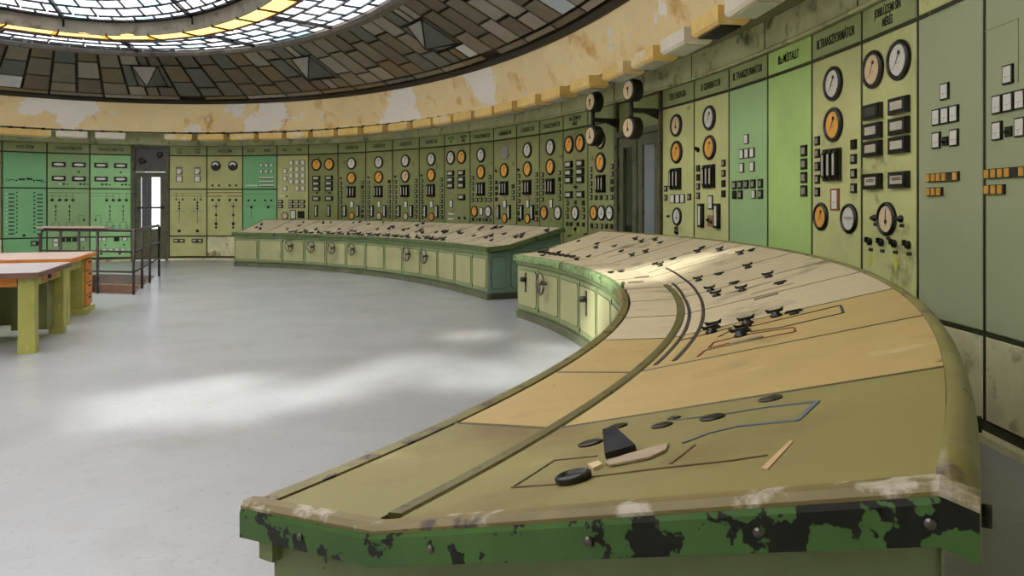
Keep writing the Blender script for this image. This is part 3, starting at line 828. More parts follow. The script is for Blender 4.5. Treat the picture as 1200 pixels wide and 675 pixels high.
p.G(.48, 2.46); p.G(.48, 2.10, 'orange_dial', .32); p.T(.5); p.colS(.13, zs(2.0, 5, .113)); p.colS(.87, zs(2.02, 4, .118), (2, 3))
for k in range(4): p.S(.32+k*.18, 1.54, .08, k in (0, 1))
for u, c in ((.24, 'orange_dial'), (.52, 'white_dial'), (.80, 'white_dial')): p.G(u, 1.30, c, .25, needle='needle_up' if u < .7 else 'bar')
for k in range(5): p.S(.16+k*.175, 1.09, .08, k in (0, 3, 4))
p = Panel(23, 'green panel with three white squares mid-height right of the glass doors', ['plate_n'], 'TÉRI. ENERGIA')
p.G(.48, 2.46, 'cream_dial', needle='needle_up'); p.G(.49, 2.11, 'orange_dial', needle='needle'); p.T(.47, 1.76)
p.colS(.13, (1.64, 1.52)); p.S(.87, 1.52)
for u in (.36, .52, .67): p.W(u, 1.50, .115, .115, False)
p.G(.5, 1.27, 'white_dial', .24, needle='needle_up'); p.K(.49, 1.07, .08); p.K(.23, 1.27, .035); p.K(.49, 1.12, .05)
p = Panel(24, 'generator panel with an orange stain between two upright meters', ['plate_n'], 'II. GENERÁTOR')
p.G(.48, 2.46, d=.30); p.G(.49, 2.105, 'orange_dial', .30, needle='needle'); p.T(.48, 1.76); p.i('J', 'lever_switch', .14, 2.10, .06, .06, .06)
p.colS(.14, zs(1.87, 4, .112), (0, 1)); p.colS(.87, zs(1.90, 4, .118), (2, 3)); p.W(.51, 1.45, .11, .17); p.V(.255, 1.29, .11, .29); p.V(.72, 1.29, .11, .29)
p.i('B', 'red_label', .49, 1.23, .13, .13, 1); p.K(.46, 1.24, .05); p.K(.53, 1.22, .05)
p = Panel(25, 'teal panel with six white slips above two rows of black switches', ['teal_n'], 'III. TRANSZFORMÁTOR')
for u, z in ((.49, 2.13), (.37, 1.975), (.50, 1.975), (.64, 1.975), (.37, 1.825), (.64, 1.825)): p.W(u, z, .095, .105, False)
for u in (.17, .33, .49, .66, .84): p.S(u, 1.64, .10)
for u, b in ((.17, True), (.33, False), (.84, False)): p.S(u, 1.53, .10, b)
p.W(.68, 1.53, .08, .09, False)
p = Panel(26, 'plain bright green panel with four black switches down its right side', ['bright'], 'III.a MÜSTALLT', hdr='bright')
for z in (1.92, 1.795, 1.67, 1.545): p.S(.85, z, .11)
p = Panel(27, 'transformer panel with a rusty-framed paper chart between two foot gauges', ['plate_n'], 'III.TRANSZFORMÁTOR')
p.G(.48, 2.46, d=.30); p.G(.485, 2.105, 'orange_dial', .30); p.T(.47, 1.76)
p.colS(.14, (1.99, 1.877, 1.76, 1.645, 1.53)); p.colS(.87, (1.91, 1.79, 1.67, 1.55), (0,))
p.W(.51, 1.46, .11, .19, True, 'Wr'); p.G(.22, 1.31, 'orange_dial', .25); p.G(.79, 1.30, 'white_dial', .25, needle='bar')
p = Panel(28, 'busbar measuring panel with two big gauges and eight slot meters', ['plate_n'], 'JOBB.ÜZEMI SIN\nMÉRÉS')
p.G(.25, 2.47, 'cream_dial', .30); p.G(.715, 2.475, 'white_dial', .30)
for u in (.26, .73):
    for k, z in enumerate((2.14, 1.99, 1.85)): p.R(u, z, .25, .122, 'Rd' if u < .5 and k == 0 else 'Rw')
    p.R(u, 1.595, .25, .122, 'Rb'); p.K(u+.01, 1.31, .055); p.L(u+.02, 1.26, .055, .025, 'D')
p.G(.5, 1.305, 'cream_dial', .26, needle='needle_up'); p.L(.52, 1.16, .05, .02, 'D')
for u in (.18, .40, .63, .86): p.i('J', 'lever_switch', u, 1.125, .06, .06, .06); p.L(u+.01, 1.06, .06, .025, 'D')
for u in (.19, .645): p.i('Y', 'yellow_mark', u, .98, .10, .15, 1)
def relay(i, label, dx):
    p = Panel(i, label, ['greygreen'], '', low='lower', hdr='plate_n')
    for u, z in ((.46, 2.16), (.33, 2.0), (.465, 2.0), (.60, 2.0), (.33, 1.845), (.60, 1.845)): p.W(u+dx, z, .095, .11)
    o = p.i('W', 'indicator', .465+dx, 1.83, .06, .06, .05); p.i('K', 'knob', .465+dx, 1.83, .035, .035, .03)
    for k in range(6): 
        o = p.i('X', 'terminal', .22+k*.083+dx, 1.595, .062, .058, .05)
        if k != 4: p.sub('Xc', 'terminal_cell', o)
    for k in range(3):
        o = p.i('X', 'terminal', .22+k*.083+dx, 1.50, .062, .058, .05); p.sub('Xc', 'terminal_cell', o)
    return p
relay(29, 'grey-green panel with white slips and orange terminals, second from right edge', 0)
p = relay(30, 'grey-green panel with white slips and orange terminals cut by right edge', -.15)
p.lines([(.0, 2.30, .42, 2.36)][0:0] or [(.02, 2.46, .42, 2.46), (.42, 2.1, .42, 2.46)], 'header', .004, 'scratch_line')
Panel(31, 'plain grey-green panel just outside the right edge', ['greygreen'], '', hdr='plate_n')
Panel(32, 'plain grey-green panel further outside the right edge', ['greygreen'], '', hdr='plate_n')

# ------------------------------------------------------------------ doors
def frame_of(i):
    a, b = ell(TS[i]), ell(TS[i+1]); d = b-a; mid = (a+b)/2
    return (mid.x, mid.y, 0), math.atan2(d.y, d.x), d.length
loc, rz, w = frame_of(DOOR_FAR)
d1 = struct(empty('door_1', loc, rz)); hw = w/2
MB().box(-hw, -hw+.09, -.05, .12, 0, H_TOP).box(hw-.09, hw, -.05, .12, 0, H_TOP).box(-hw+.09, hw-.09, -.05, .12, 2.30, 2.38).box(-hw+.09, hw-.09, -.05, .12, H_TOP-.05, H_TOP).build('door_frame', M['doormetal'], d1)
MB().box(-hw+.09, hw-.09, .02, .06, 2.38, H_TOP-.05).build('transom_panel', M['transom'], d1)
lf = MB().box(-hw+.10, -hw+.22, .02, .07, .02, 2.29).box(hw-.22, hw-.10, .02, .07, .02, 2.29).box(-hw+.22, hw-.22, .02, .07, 2.16, 2.29).box(-hw+.22, hw-.22, .02, .07, .02, .82)
lf.build('door_leaf', M['doormetal'], d1)
MB().box(-hw+.22, hw-.22, .04, .046, .82, 2.16).build('pane', M['clear'], d1)
MB().tube([(-hw+.15, -.05, 1.37), (hw-.12, -.05, 1.37)], .025, 8).build('push_bar', M['rail'], d1)
for x in (-.2, .22):
    MB().lathe([(.09, .02), (.09, -.02), (.05, -.04)], 12).mesh('x', M['black'])
    put(SH['K'], 'knob', d1, (x, .02, 2.66+x*.4), (.16, .05, .16))
# bright passage behind the far door
ps = struct(MB().box(-hw-.2, hw+.2, .2, 2.6, -.06, 0).build('floor_passage', M['floor'])); ps.location = loc; ps.rotation_euler = (0, 0, rz)
ps = struct(MB().box(-hw-.3, -hw-.2, .17, 2.6, 0, 2.6).build('wall_passage', M['whitewall'])); ps.location = loc; ps.rotation_euler = (0, 0, rz)
ps = tag(empty('open_door_leaf', loc, rz), 'grey inner door leaf standing open in the bright passage', 'door')
MB().box(-.36, -.12, .75, .79, 0, 2.2).build('leaf', M['transom'], ps); MB().box(-.17, -.14, .70, .75, 1.0, 1.05).build('handle', M['steel'], ps)

loc, rz, w = frame_of(DOOR_GLASS); hw = w/2
d2 = struct(empty('door_2', loc, rz))
MB().box(-hw+.05, hw-.02, YF, .04, 2.53, H_TOP-.02).build('transom_panel', M['plate_b'], d2)
MB().box(-hw, -hw+.10, -.06, .12, 0, H_TOP).box(hw-.05, hw, -.06, .12, 0, H_TOP).box(-hw+.10, hw-.05, -.06, .12, 2.44, 2.52).build('door_frame', M['doormetal'], d2)
for k, (x0, x1, mt) in enumerate(((-hw+.12, -.02, 'dark_pane'), (.02, hw-.07, 'grey_pane'))):
    lf = MB().box(x0, x0+.13, -.03, .05, .02, 2.43).box(x1-.13, x1, -.03, .05, .02, 2.43).box(x0+.13, x1-.13, -.03, .05, 2.28, 2.43).box(x0+.13, x1-.13, -.03, .05, .02, .55)
    leaf = lf.build('door_leaf', M['doormetal'], d2)
    MB().box(x0+.13, x1-.13, .0, .012, .55, 2.28).build('pane', M[mt], leaf)
    for z in (.7, 1.3, 2.0): MB().box(x0-.012 if k == 0 else x1-.01, x0+.01 if k == 0 else x1+.012, -.05, -.03, z, z+.12).build('hinge', M['iron'], leaf)
MB().box(-hw, hw, .10, .16, 0, 2.6).build('door_backing', M['backing'], d2)
tp = tag(empty('barrier_tape', loc, rz), 'red and white barrier tape stretched across the glass doors', 'tape')
MB().box(-hw+.05, hw-.05, -.10, -.097, .985, 1.02).build('white_band', M['white'], tp)
MB().box(-.12, .10, -.104, -.100, .98, 1.025).build('red_band', paint('tape_red', (190, 50, 40), .5), tp)

# ------------------------------------------------------------------ cornice lamps
lamp_body = MB().box(-.33, .33, -.15, .15, .03, .16)
lamp_body.add([(-.33, -.15, .03), (.33, -.15, .03), (.33, .15, .03), (-.33, .15, .03), (-.30, -.125, 0), (.30, -.125, 0), (.30, .125, 0), (-.30, .125, 0)],
              [(0, 1, 5, 4), (1, 2, 6, 5), (2, 3, 7, 6), (3, 0, 4, 7), (4, 5, 6, 7)])
lamp_meshes = [lamp_body.mesh('lamp_body', M['lamp']), lamp_body.mesh('lamp_body_white', M['lamp_w'])]
lamp_diff = MB().box(-.27, .27, -.10, .10, -.012, .002).mesh('lamp_diffuser', M['diffuser'])
grille = MB()
for k in range(10): grille.box(-.27, .27, -.10+k*.021, -.093+k*.021, -.02, .0)
grille_me = grille.mesh('lamp_grille', M['iron'])
mount_me = MB().box(-.04, .04, .13, .20, .10, .235).mesh('lamp_mount', M['iron'])
LPX = [2, 40, 84, 130, 211, 250, 287, 321, 353, 384, 413, 443, 472, 501, 525, 549, 574, 598, 626, 655, 690, 730, 766, 803, 843, 886]
for k, x in enumerate(LPX):
    t = t_at(x, .78); q = ell(t, .78, 3.05); nn = ell_n(t)
    o = empty('cornice_lamp', q, math.atan2(-nn.y, -nn.x)-math.pi/2)
    if k < 4: lb = 'cream box lamp under the cornice, %s to the left of the far doorway' % ORD[3-k]
    else: lb = 'cream box lamp under the cornice, %s to the right of the far doorway' % ORD[k-4]
    if k == 25: lb = 'large white box lamp hanging under the cornice at the top edge'
    if k == 24: lb = 'cream box lamp with slatted underside next to the large white one'
    tag(o, lb, 'lamp', 'box lamps under the cornice')
    wht = k in (23, 25) or k < 4 and k > 1
    put(lamp_meshes[1 if wht else 0], 'body', o)
    put(grille_me if k == 24 else lamp_diff, 'grille' if k == 24 else 'diffuser', o)
    put(mount_me, 'mount', o, (-.2, 0, 0)); put(mount_me, 'mount', o, (.2, 0, 0))

# ------------------------------------------------------------------ twin gauges on wall brackets
def twin(t, label):
    nn = ell_n(t); a = ell(t, 0, 0); rz = math.atan2(-nn.y, -nn.x)-math.pi/2
    e = empty('twin_gauge_bracket', (a.x, a.y, 2.70), rz); tag(e, label, 'gauge', 'twin gauges on swing arms')
    arm = MB().box(-.03, .03, -.46, 0, -.03, .03)
    arm.prism([(-.02, -.02, -.03), (-.02, -.25, -.03), (-.02, -.02, -.12)], (.04, 0, 0)).box(-.05, .05, -.02, .03, -.2, .2)
    arm.build('arm', M['iron'], e)
    MB().tube([(0, -.46, -.12), (0, -.46, .12)], .032, 10).build('post', M['iron'], e)
    # housings face the middle of the hall
    world_dir = math.atan2(-.40, -.92); face = world_dir+math.pi/2-rz
    for z in (.27, -.24):
        h = MB().lathe([(.10, .13), (.15, .10), (.155, 0), (.155, -.03), (.14, -.05), (.125, -.045), (.12, -.03)], 28, cap=True)
        g = h.build('gauge_housing', M['iron'], e); g.location = (0, -.46, z); g.rotation_euler = (0, 0, face)
        put(GM['cream_dial'], 'dial_face', g, (0, -.022, 0), .31); put(GM['needle_up'], 'needle', g, (0, -.022, 0), .31, rot=(0, math.pi if z > 0 else 0, 0))
twin(TS[23]+.004, 'pair of round gauges on an iron arm right of the glass doors')
twin(TS[22]-.0065, 'pair of round gauges on an iron arm left of the glass doors')

# ------------------------------------------------------------------ control desks
# near desk follows a circle, far desk follows the oval
NC, NR = Vector((-7.826, 6.20, 0)), 8.611
def near(s, d, h=0): return Vector((NC.x+(NR+d)*math.cos(s), NC.y+(NR+d)*math.sin(s), h))
def far(s, d, h=0): return ell(s, 1.98-d, h)
RID, SLB, BK = .365, 1.2585, 1.30
def top_h(d):
    if d <= RID: return .79+.03*d/RID
    return .82+.25*(d-RID)/(SLB-RID)
TRIM_H = .07
def desk(name, fn, stations, label, strip_upto, slab_mats, front_trim, end_mat, wheels, hubs, plain_front=()):
    o = fn((stations[0]+stations[-1])/2, .6, 0); root = empty(name, o); base = Vector((o.x, o.y, 0)); tag(root, label, 'control desk', 'curved control desks')
    F = lambda s, d, h: fn(s, d, h)-base
    s0, s1 = stations[0], stations[-1]
    def many(a, b, n=None):
        n = n or max(2, int(abs(b-a)*NR/.12)); return [a+(b-a)*k/n for k in range(n+1)]
    # body
    ov = .05
    prof = [(ov, .10), (ov, .705), (RID, .735), (SLB, .985), (BK-ov, .99), (BK-ov, .10)]
    e0 = s0+(s1-s0)*.03/(abs(s1-s0)*NR) ; sh = .05/NR*(1 if s1 > s0 else -1)
    MB().sweep([[F(s, d, h) for d, h in prof] for s in many(s0+sh, s1-sh)]).build('carcass', M[end_mat], root)
    prof = [(ov+.02, 0), (ov+.02, .10), (BK-ov-.02, .10), (BK-ov-.02, 0)]
    MB().sweep([[F(s, d, h) for d, h in prof] for s in many(s0+sh*1.3, s1-sh*1.3)]).build('plinth', M['plinth'], root)
    prof = [(ov-.025, 0), (ov-.025, .085), (ov+.03, .10), (ov+.03, 0)]
    MB().sweep([[F(s, d, h) for d, h in prof] for s in many(s0+sh*.8, s1-sh*.8)]).build('kick_strip', M['kick'], root)
    # trims: front edge, back edge, ends, all with a rounded nose
    z = .79
    fp = [(.055, z-.02), (.055, z+.004), (.02, z+.004), (.006, z-.006), (0, z-.02), (0, z-TRIM_H), (.055, z-TRIM_H)]
    if strip_upto is None: MB().sweep([[F(s, d, h) for d, h in fp] for s in many(s0, s1)]).build('front_trim', M[front_trim], root)
    else:
        MB().sweep([[F(s, d, h) for d, h in fp] for s in many(s0+.034/NR, strip_upto)]).build('front_trim', M[front_trim], root)
        MB().sweep([[F(s, d, h) for d, h in fp] for s in many(strip_upto, s1)]).build('front_trim', M['trim_light'], root)
        # curled end of the reading strip's edge
        c = F(strip_upto, .05, .80); MB().tube([c+Vector((.0, -.02+.05*math.sin(q*.5), .045*math.cos(q*.5)-.01)) for q in range(8)], .014, 7).build('edge_curl', M['trim_light'], root)
    ap = [(.03, z-TRIM_H-.045), (.03, z-TRIM_H+.01), (.07, z-TRIM_H+.01), (.07, z-TRIM_H-.045)]
    MB().sweep([[F(s, d, h) for d, h in ap] for s in many(s0+sh*.5, s1-sh*.5)]).build('apron_band', M['doorframe'] if front_trim != 'trim_end' else M['trim_end'], root)
    zb = 1.075; bp = []
    for k in range(7):
        a = math.pi/2*k/6; bp.append((BK-.03+.03*math.sin(a), zb-.05+.055*math.cos(a)))
    bp = [(SLB-.005, zb-.03), (SLB-.005, zb+.004)]+bp+[(BK, zb-TRIM_H-.01), (BK-.03, zb-TRIM_H-.01)]
    MB().sweep([[F(s, d, h) for d, h in bp] for s in many(s0+.034/NR*(1 if s1 > s0 else -1), s1-.034/NR*(1 if s1 > s0 else -1))], smooth=True).build('back_trim', M['trim_top'] if fn is near else M['trim_green'], root)
    # end trims run up over the slope
    for s, sg in ((s0, 1), (s1, -1)):
        pts = [(.0, top_h(0)), (RID, top_h(RID)), (SLB, top_h(SLB)), (BK, top_h(SLB)-.012)]
        rows = []; wd = .036/NR*sg*(1 if s1 > s0 else -1)
        for d, h in pts:
            rows.append([F(s+wd, d, h-.03), F(s+wd, d, h+.004), F(s+wd*.30, d, h+.004), F(s+wd*.08, d, h-.006), F(s, d, h-.02), F(s, d, h-TRIM_H), F(s+wd, d, h-TRIM_H)])
        end = MB().sweep([[r_[0], r_[0]+Vector((0, 0, .02)), r_[3]+Vector((0, 0, -.006)), r_[4], r_[5], r_[6]] for r_ in rows]).build('end_trim', M['trim_end'] if fn is near and sg == 1 else M['trim_green'], root)
        MB().sweep([[r_[0]+Vector((0, 0, .021)), r_[1], r_[2], r_[3], r_[3]+Vector((0, 0, -.0055))] for r_ in rows]).build('end_cap_strip', M['worn_edge'] if fn is near else M['trim_green'], root)
        # bolt heads on the end trim
        for d in (.18, .5, .8, 1.05, 1.25):
            q = F(s, d, top_h(min(d, SLB))-TRIM_H*.6); ax = (F(s, d, 0)-F(s+wd, d, 0)).normalized()
            MB().tube([q, q+ax*.004], .007, 8).build('bolt', M['steel'], end)
        # recessed end panels with raised borders
        pw = [(.10, .34), (.42, .80), (.86, 1.26)]
        for d0, d1 in pw:
            ht = .64 if d0 < .3 else .70+.1*(d0-.3)
            ax = (F(s, d0, 0)-F(s+wd, d0, 0)).normalized()
            a = F(s+sh*(1 if s == s0 else -1)*.995, d0, .16); b = F(s+sh*(1 if s == s0 else -1)*.995, d1, .16)
            u = (b-a).normalized(); L = (b-a).length; n = 4; r = .06; path = []
            for cx, cz, a0 in ((L-r, r, -90), (L-r, ht-.16-r, 0), (r, ht-.16-r, 90), (r, r, 180)):
                for q in range(n+1):
                    an = math.radians(a0+90*q/n); path.append(a+u*(cx+r*math.cos(an))+Vector((0, 0, cz+r*math.sin(an))))
            ep = MB().prism(path, ax*.008).build('end_panel', M[end_mat], root)
            MB().tube(path, .007, 5, closed=True).build('border_bead', M['groove'], ep)
    # ridge between reading strip and slope
    sr = strip_upto
    rp = [(RID-.02, top_h(RID-.02)-.005), (RID-.018, top_h(RID)+.004), (RID+.012, top_h(RID)+.008), (RID+.02, top_h(RID+.02)-.005)]
    ra, rb = s0+abs(sh)*1.25*(1 if s1 > s0 else -1), sr if sr is not None else None
    if sr is not None: MB().sweep([[F(s, d, h) for d, h in rp] for s in many(ra, rb)]).build('ridge_strip', M['ridge'], root)
    # top panels
    gp = .011/NR
    sgn = 1 if s1 > s0 else -1
    def slab(nm, a, b, dd, mat, n=4):
        dn = []
        for k in range(len(dd)-1):
            dn += [dd[k]]
        dn += [dd[-1]]
        rows = []
        for s in many(a, b, n):
            rows.append([F(s, d, top_h(d)) for d in dn]+[F(s, d, top_h(d)-.03) for d in reversed(dn)])
        return MB().sweep(rows).build(nm, M[mat], root)
    for k in range(len(stations)-1):
        a, b = stations[k]+gp*sgn, stations[k+1]-gp*sgn
        if k == 0: a = stations[0]+.038/NR*sgn
        if k == len(stations)-2: b = stations[-1]-.038/NR*sgn
        mt = slab_mats(k)
        if sr is not None and (stations[k]+stations[k+1])/2 < sr:
            slab('strip_panel', a, b, [.07, RID-.022], mt[0]); slab('top_panel', a, b, [RID+.022, SLB-.006], mt[1])
        else: slab('top_panel', a, b, [.06, RID, SLB-.006], mt[1])
    for k in range(1, len(stations)-1):
        sw_ = .007/NR
        rows = []
        for d in ((.06, RID, SLB-.006)):
            a, b = F(stations[k]-sw_, d, top_h(d)), F(stations[k]+sw_, d, top_h(d))
            rows.append([a-Vector((0, 0, .02)), a-Vector((0, 0, .002)), (a+b)/2+Vector((0, 0, .0015)), b-Vector((0, 0, .002)), b-Vector((0, 0, .02))])
        MB().sweep(rows).build('seam_strip', M['seam'], root)
    # dark bed below the joints
    MB().sweep([[F(s, d, h) for d, h in ((.056, .775), (RID, .803), (SLB, 1.053), (SLB, 1.0), (RID, .75), (.056, .72))] for s in many(s0+.03/NR*sgn, s1-.03/NR*sgn)]).build('joint_bed', M['groove'], root)
    # cabinet doors
    z0, z1 = .125, .655
    for k in range(len(stations)-1):
        a = F(stations[k], ov, 0); b = F(stations[k+1], ov, 0)
        if k == 0: a = F(stations[0]+sh, ov, 0)
        if k == len(stations)-2: b = F(stations[-1]-sh, ov, 0)
        if (sgn > 0 and fn is near): a, b = b, a      # left to right as seen from the hall
        d = b-a; L = d.length; dr = empty('x', (0, 0, 0)); bpy.data.objects.remove(dr)
        yaw = math.atan2(d.y, d.x)
        dm = MB().box(.012, L-.012, -.016, 0, z0, z1)
        door = dm.build('door', M['doorframe'], root); door.location = (a.x, a.y, 0); door.rotation_euler = (0, 0, yaw)
        r = .045; path = []; x0, x1, q0, q1 = .055, L-.055, z0+.05, z1-.045
        for cx, cz, a0 in ((x1-r, q0+r, -90), (x1-r, q1-r, 0), (x0+r, q1-r, 90), (x0+r, q0+r, 180)):
            for q in range(4):
                an = math.radians(a0+90*q/3); path.append(Vector((cx+r*math.cos(an), -.016, cz+r*math.sin(an))))
        MB().prism(path, Vector((0, -.006, 0))).build('door_field', M['door'], door)
        MB().tube(path, .006, 5, closed=True).build('border_bead', M['groove'], door)
        if k in wheels:
            c = Vector((L*.42, -.10, z1-.14)); wh = MB(); n = 20; R = .125
            ring_ = [c+Vector((R*math.cos(2*math.pi*q/n), 0, R*math.sin(2*math.pi*q/n))) for q in range(n)]
            wh.tube(ring_, .013, 7, closed=True)
            for q in range(3):
                an = 2*math.pi*q/3+.4; wh.tube([c, c+Vector((R*math.cos(an), 0, R*math.sin(an)))], .009, 6)
            wh.tube([c+Vector((0, .085, 0)), c+Vector((0, -.02, 0))], .024, 10)
            wo = wh.build('handwheel', M['steel'], door)
        if k in hubs:
            c = Vector((L*.45, -.02, z1-.15))
            MB().tube([c, c+Vector((0, -.07, 0))], .03, 10).build('wheel_hub', M['iron'], door)
            MB().box(c.x-.018, c.x+.018, -.03, -.016, c.z-.16, c.z+.08).build('hub_plate', M['iron'], door)
        if k % 2 == 0:
            for zz in (z0+.04, z1-.04): MB().box(.012, .03, -.024, -.016, zz-.02, zz+.02).build('hinge', M['iron'], door)
    return root, F

ST_N = [-.5665, -.486]+[-.402+.083*k for k in range(10)]+[.426]
def near_mats(k):
    if k == 0: return ('desk_olive', 'desk_olive')
    if k <= 2: return ('desk_tan', 'desk_tan')
    return ('desk_grey', 'desk_grey')
# doors count from the near end; the far five show
ndesk, NF = desk('control_desk', near, ST_N, 'long curved control desk in the foreground with olive top and chipped green end', -.06, near_mats, 'trim_top', 'doorframe', (10,), (11, 8))
t_a, t_b = t_at(271.5, 1.98), t_at(570.5, 1.98)
ST_F = [t_a+(t_b-t_a)*k/13 for k in range(14)]
# spacing by arc length
def resample(a, b, n):
    N = 400; pts = [ell(a+(b-a)*k/N, 1.98) for k in range(N+1)]; cum = [0]
    for k in range(N): cum.append(cum[-1]+(pts[k+1]-pts[k]).length)
    out = []; j = 0
    for q in range(n+1):
        L = cum[-1]*q/n
        while j < N-1 and cum[j+1] < L: j += 1
        out.append(a+(b-a)*(j+(L-cum[j])/max(1e-9, cum[j+1]-cum[j]))/N)
    return out
ST_F = resample(t_a, t_b, 13)
fdesk, FF = desk('control_desk', far, ST_F, 'long curved control desk standing against the far wall panels with six handwheels', None, lambda k: ('desk_far', 'desk_far'), 'trim_green', 'end_teal', (2, 3, 4, 5, 8, 9), ())

# ---- things fixed on the desk tops: found on the sloping surface along the photo's sight lines
def hit_near(px, py):
    dx, dz = (px-600)/900, (242-py)/900
    lo, hi = .4, 14; prev = None; y = lo
    while y < hi:
        p = Vector((dx*y, y, CAM_H+dz*y)); d = math.hypot(p.x-NC.x, p.y-NC.y)-NR
        f = p.z-top_h(max(0, min(d, SLB)))
        if prev is not None and f < 0 and -.05 < d < 1.35:
            a, b = prev, y
            for _ in range(30):
                m = (a+b)/2; p = Vector((dx*m, m, CAM_H+dz*m)); d = math.hypot(p.x-NC.x, p.y-NC.y)-NR
                if p.z-top_h(max(0, min(d, SLB))) > 0: a = m
                else: b = m
            return math.atan2(p.y-NC.y, p.x-NC.x), d
        prev = y; y += .01
    return None
def surf(fn, s, d):
    """frame on the desk top: origin, along the desk, up the slope, normal"""
    o = fn(s, d, top_h(d)); al = (fn(s+.01, d, 0)-fn(s-.01, d, 0)).normalized()
    up = (fn(s, d+.02, top_h(d+.02))-fn(s, d, top_h(d))).normalized(); n = al.cross(up).normalized()
    if n.z < 0: n = -n
    return o, al, up, n
def place(me, name, root, fn, s, d, sc=1, spin=0, lift=0):
    o, al, up, n = surf(fn, s, d); m = Matrix((up, n.cross(up), n)).transposed().to_4x4()
    ob = put(me, name, root); ob.matrix_local = Matrix.Translation(o-Vector((root.location.x, root.location.y, 0))+n*lift) @ m @ Matrix.Rotation(spin, 4, 'Z') @ Matrix.Scale(sc, 4)
    return ob
# switch with winged handle
sw = MB().lathe([(.042, 0), (.042, .012), (.03, .02), (.026, .035)], 14, axis='z')
sw.prism([(-.05, -.012, .03), (.05, -.012, .03), (.062, -.012, .06), (.03, -.012, .048), (-.03, -.012, .048), (-.062, -.012, .06)], (0, .024, 0))
SWITCH = sw.mesh('winged_switch', M['black'])
sw = MB().lathe([(.035, 0), (.035, .01), (.018, .014)], 12, axis='z').prism([(-.065, -.009, .012), (.065, -.009, .012), (.05, -.009, .03), (-.05, -.009, .03)], (0, .018, 0))
BAR = sw.mesh('bar_switch', M['black'])
DISC = MB().lathe([(.04, 0), (.04, .005), (.034, .007)], 18, axis='z').mesh('disc_cap', M['black'])
PLATE = MB().box(-.06, .06, -.018, .018, 0, .008).mesh('small_plate', M['fascia'])
near_switches = [(667, 277, 'b'), (686, 275, 'b'), (678, 283, 'b'), (700, 286, 'b'), (745, 281, 's'), (752, 284, 's'), (768, 282, 's'), (774, 285, 'b'),
    (728, 295, 'b'), (699, 291, 's'), (741, 300, 's'), (757, 296, 's'), (818, 296, 's'), (823, 291, 'b'), (844, 294, 's'), (868, 298, 's'), (881, 294, 'b'),
    (768, 310, 'b'), (774, 312, 's'), (789, 304, 'b'), (819, 329, 's'), (843, 322, 'b'), (877, 314, 's'), (833, 341, 's'), (840, 347, 's'), (861, 333, 'b'),
    (870, 341, 's'), (901, 325, 's'), (915, 333, 'b'), (834, 390, 's'), (838, 385, 's'), (876, 380, 's'), (868, 394, 's'), (873, 389, 's'), (910, 371, 's'), (931, 368, 'b'),
    (716, 320, 'b'), (728, 319, 'b'), (676, 305, 's'), (690, 301, 'b'), (720, 289, 'b'), (655, 296, 'b'), (641, 294, 'b'), (636, 300, 'b')]
for x, y, kd in near_switches:
    h = hit_near(x, y)
    if h is None: continue
    place(SWITCH if kd == 's' else BAR, 'switch_handle', ndesk, near, h[0], h[1], (.62 if kd == 's' else .6), random.uniform(-.4, .4))
for x, y in ((875, 400), (898, 348), (752, 325), (745, 331)):
    h = hit_near(x, y); place(PLATE, 'nameplate', ndesk, near, h[0], h[1], 1.0, .1)
# cluster of black parts along the far front corner of the near desk
for k in range(7):
    h = hit_near(634+k*6, 296.5+k*.9); place(BAR, 'switch_handle', ndesk, near, h[0], h[1], .9, random.uniform(-.6, .6))
# caps on the nearest panel
for x, y, s_ in ((692, 520, .72), (776, 499, .62), (790, 490, .4), (835, 490, .7), (903, 468, .68), (724, 500, .6)):
    h = hit_near(x, y); place(DISC, 'cap_disc', ndesk, near, h[0], h[1], s_)
ringcap = MB().lathe([(.05, 0), (.052, .016), (.042, .022), (.036, .012)], 22, axis='z')
h = hit_near(673, 563); place(ringcap.mesh('ring_cap', M['black']), 'cap_ring', ndesk, near, h[0], h[1], .66)
# flap of a removed instrument: black wedge standing, plate lying
h = hit_near(728, 531)
wd = MB().prism([(-.06, -.05, 0), (.05, -.05, 0), (.05, -.05, .012), (.015, -.05, .13), (-.015, -.05, .13), (-.06, -.05, .03)], (0, .03, 0))
def flat_marker(pts, name, mat, th=.002, lift=0):
    """flat shape on the desk top from photo outline points"""
    q = []
    for x, y in pts:
        s, d = hit_near(x, y); o, al, up, n = surf(near, s, d); q.append(o+n*lift)
    base = Vector((ndesk.location.x, ndesk.location.y, 0)); nrm = (q[1]-q[0]).cross(q[2]-q[0]).normalized()
    if nrm.z < 0: nrm = -nrm
    return MB().prism([p-base for p in q], nrm*th).build(name, mat, ndesk)
# black wedge: a tapered box leaning on the panel
s, d = hit_near(728, 534); o, al, up, n = surf(near, s, d)
cx = Vector((1, 0, 0)); fw = Vector((0, 1, 0)); fw = (fw-n*fw.dot(n)).normalized(); rt = fw.cross(n).normalized()
base = Vector((ndesk.location.x, ndesk.location.y, 0)); o = o-base
wv = [o-rt*.030, o+rt*.032, o+rt*.032+fw*.03, o-rt*.030+fw*.03, o-rt*.030+n*.012, o+rt*.032+n*.014, o+rt*.004+n*.052+fw*.03, o-rt*.022+n*.052+fw*.03]
MB().add(wv, [(0, 1, 2, 3), (0, 1, 5, 4), (4, 5, 6, 7), (3, 2, 6, 7), (0, 4, 7, 3), (1, 5, 6, 2)]).build('instrument_stub', M['black'], ndesk)
flat_marker([(709, 545), (733, 536), (784, 522), (781, 530), (762, 539), (716, 548)], 'nameplate_large', paint('tan_nameplate', (176, 156, 132), .5, .12, 12), .004, .002)
flat_marker([(689, 547), (702, 543), (707, 547), (696, 552)], 'ivory_tab', M['cream_dial'], .006)
flat_marker([(892, 550), (926, 517), (930, 518), (900, 551)], 'pale_strip', paint('faded_pink_strip', (206, 172, 132), .5, .1, 10), .002)

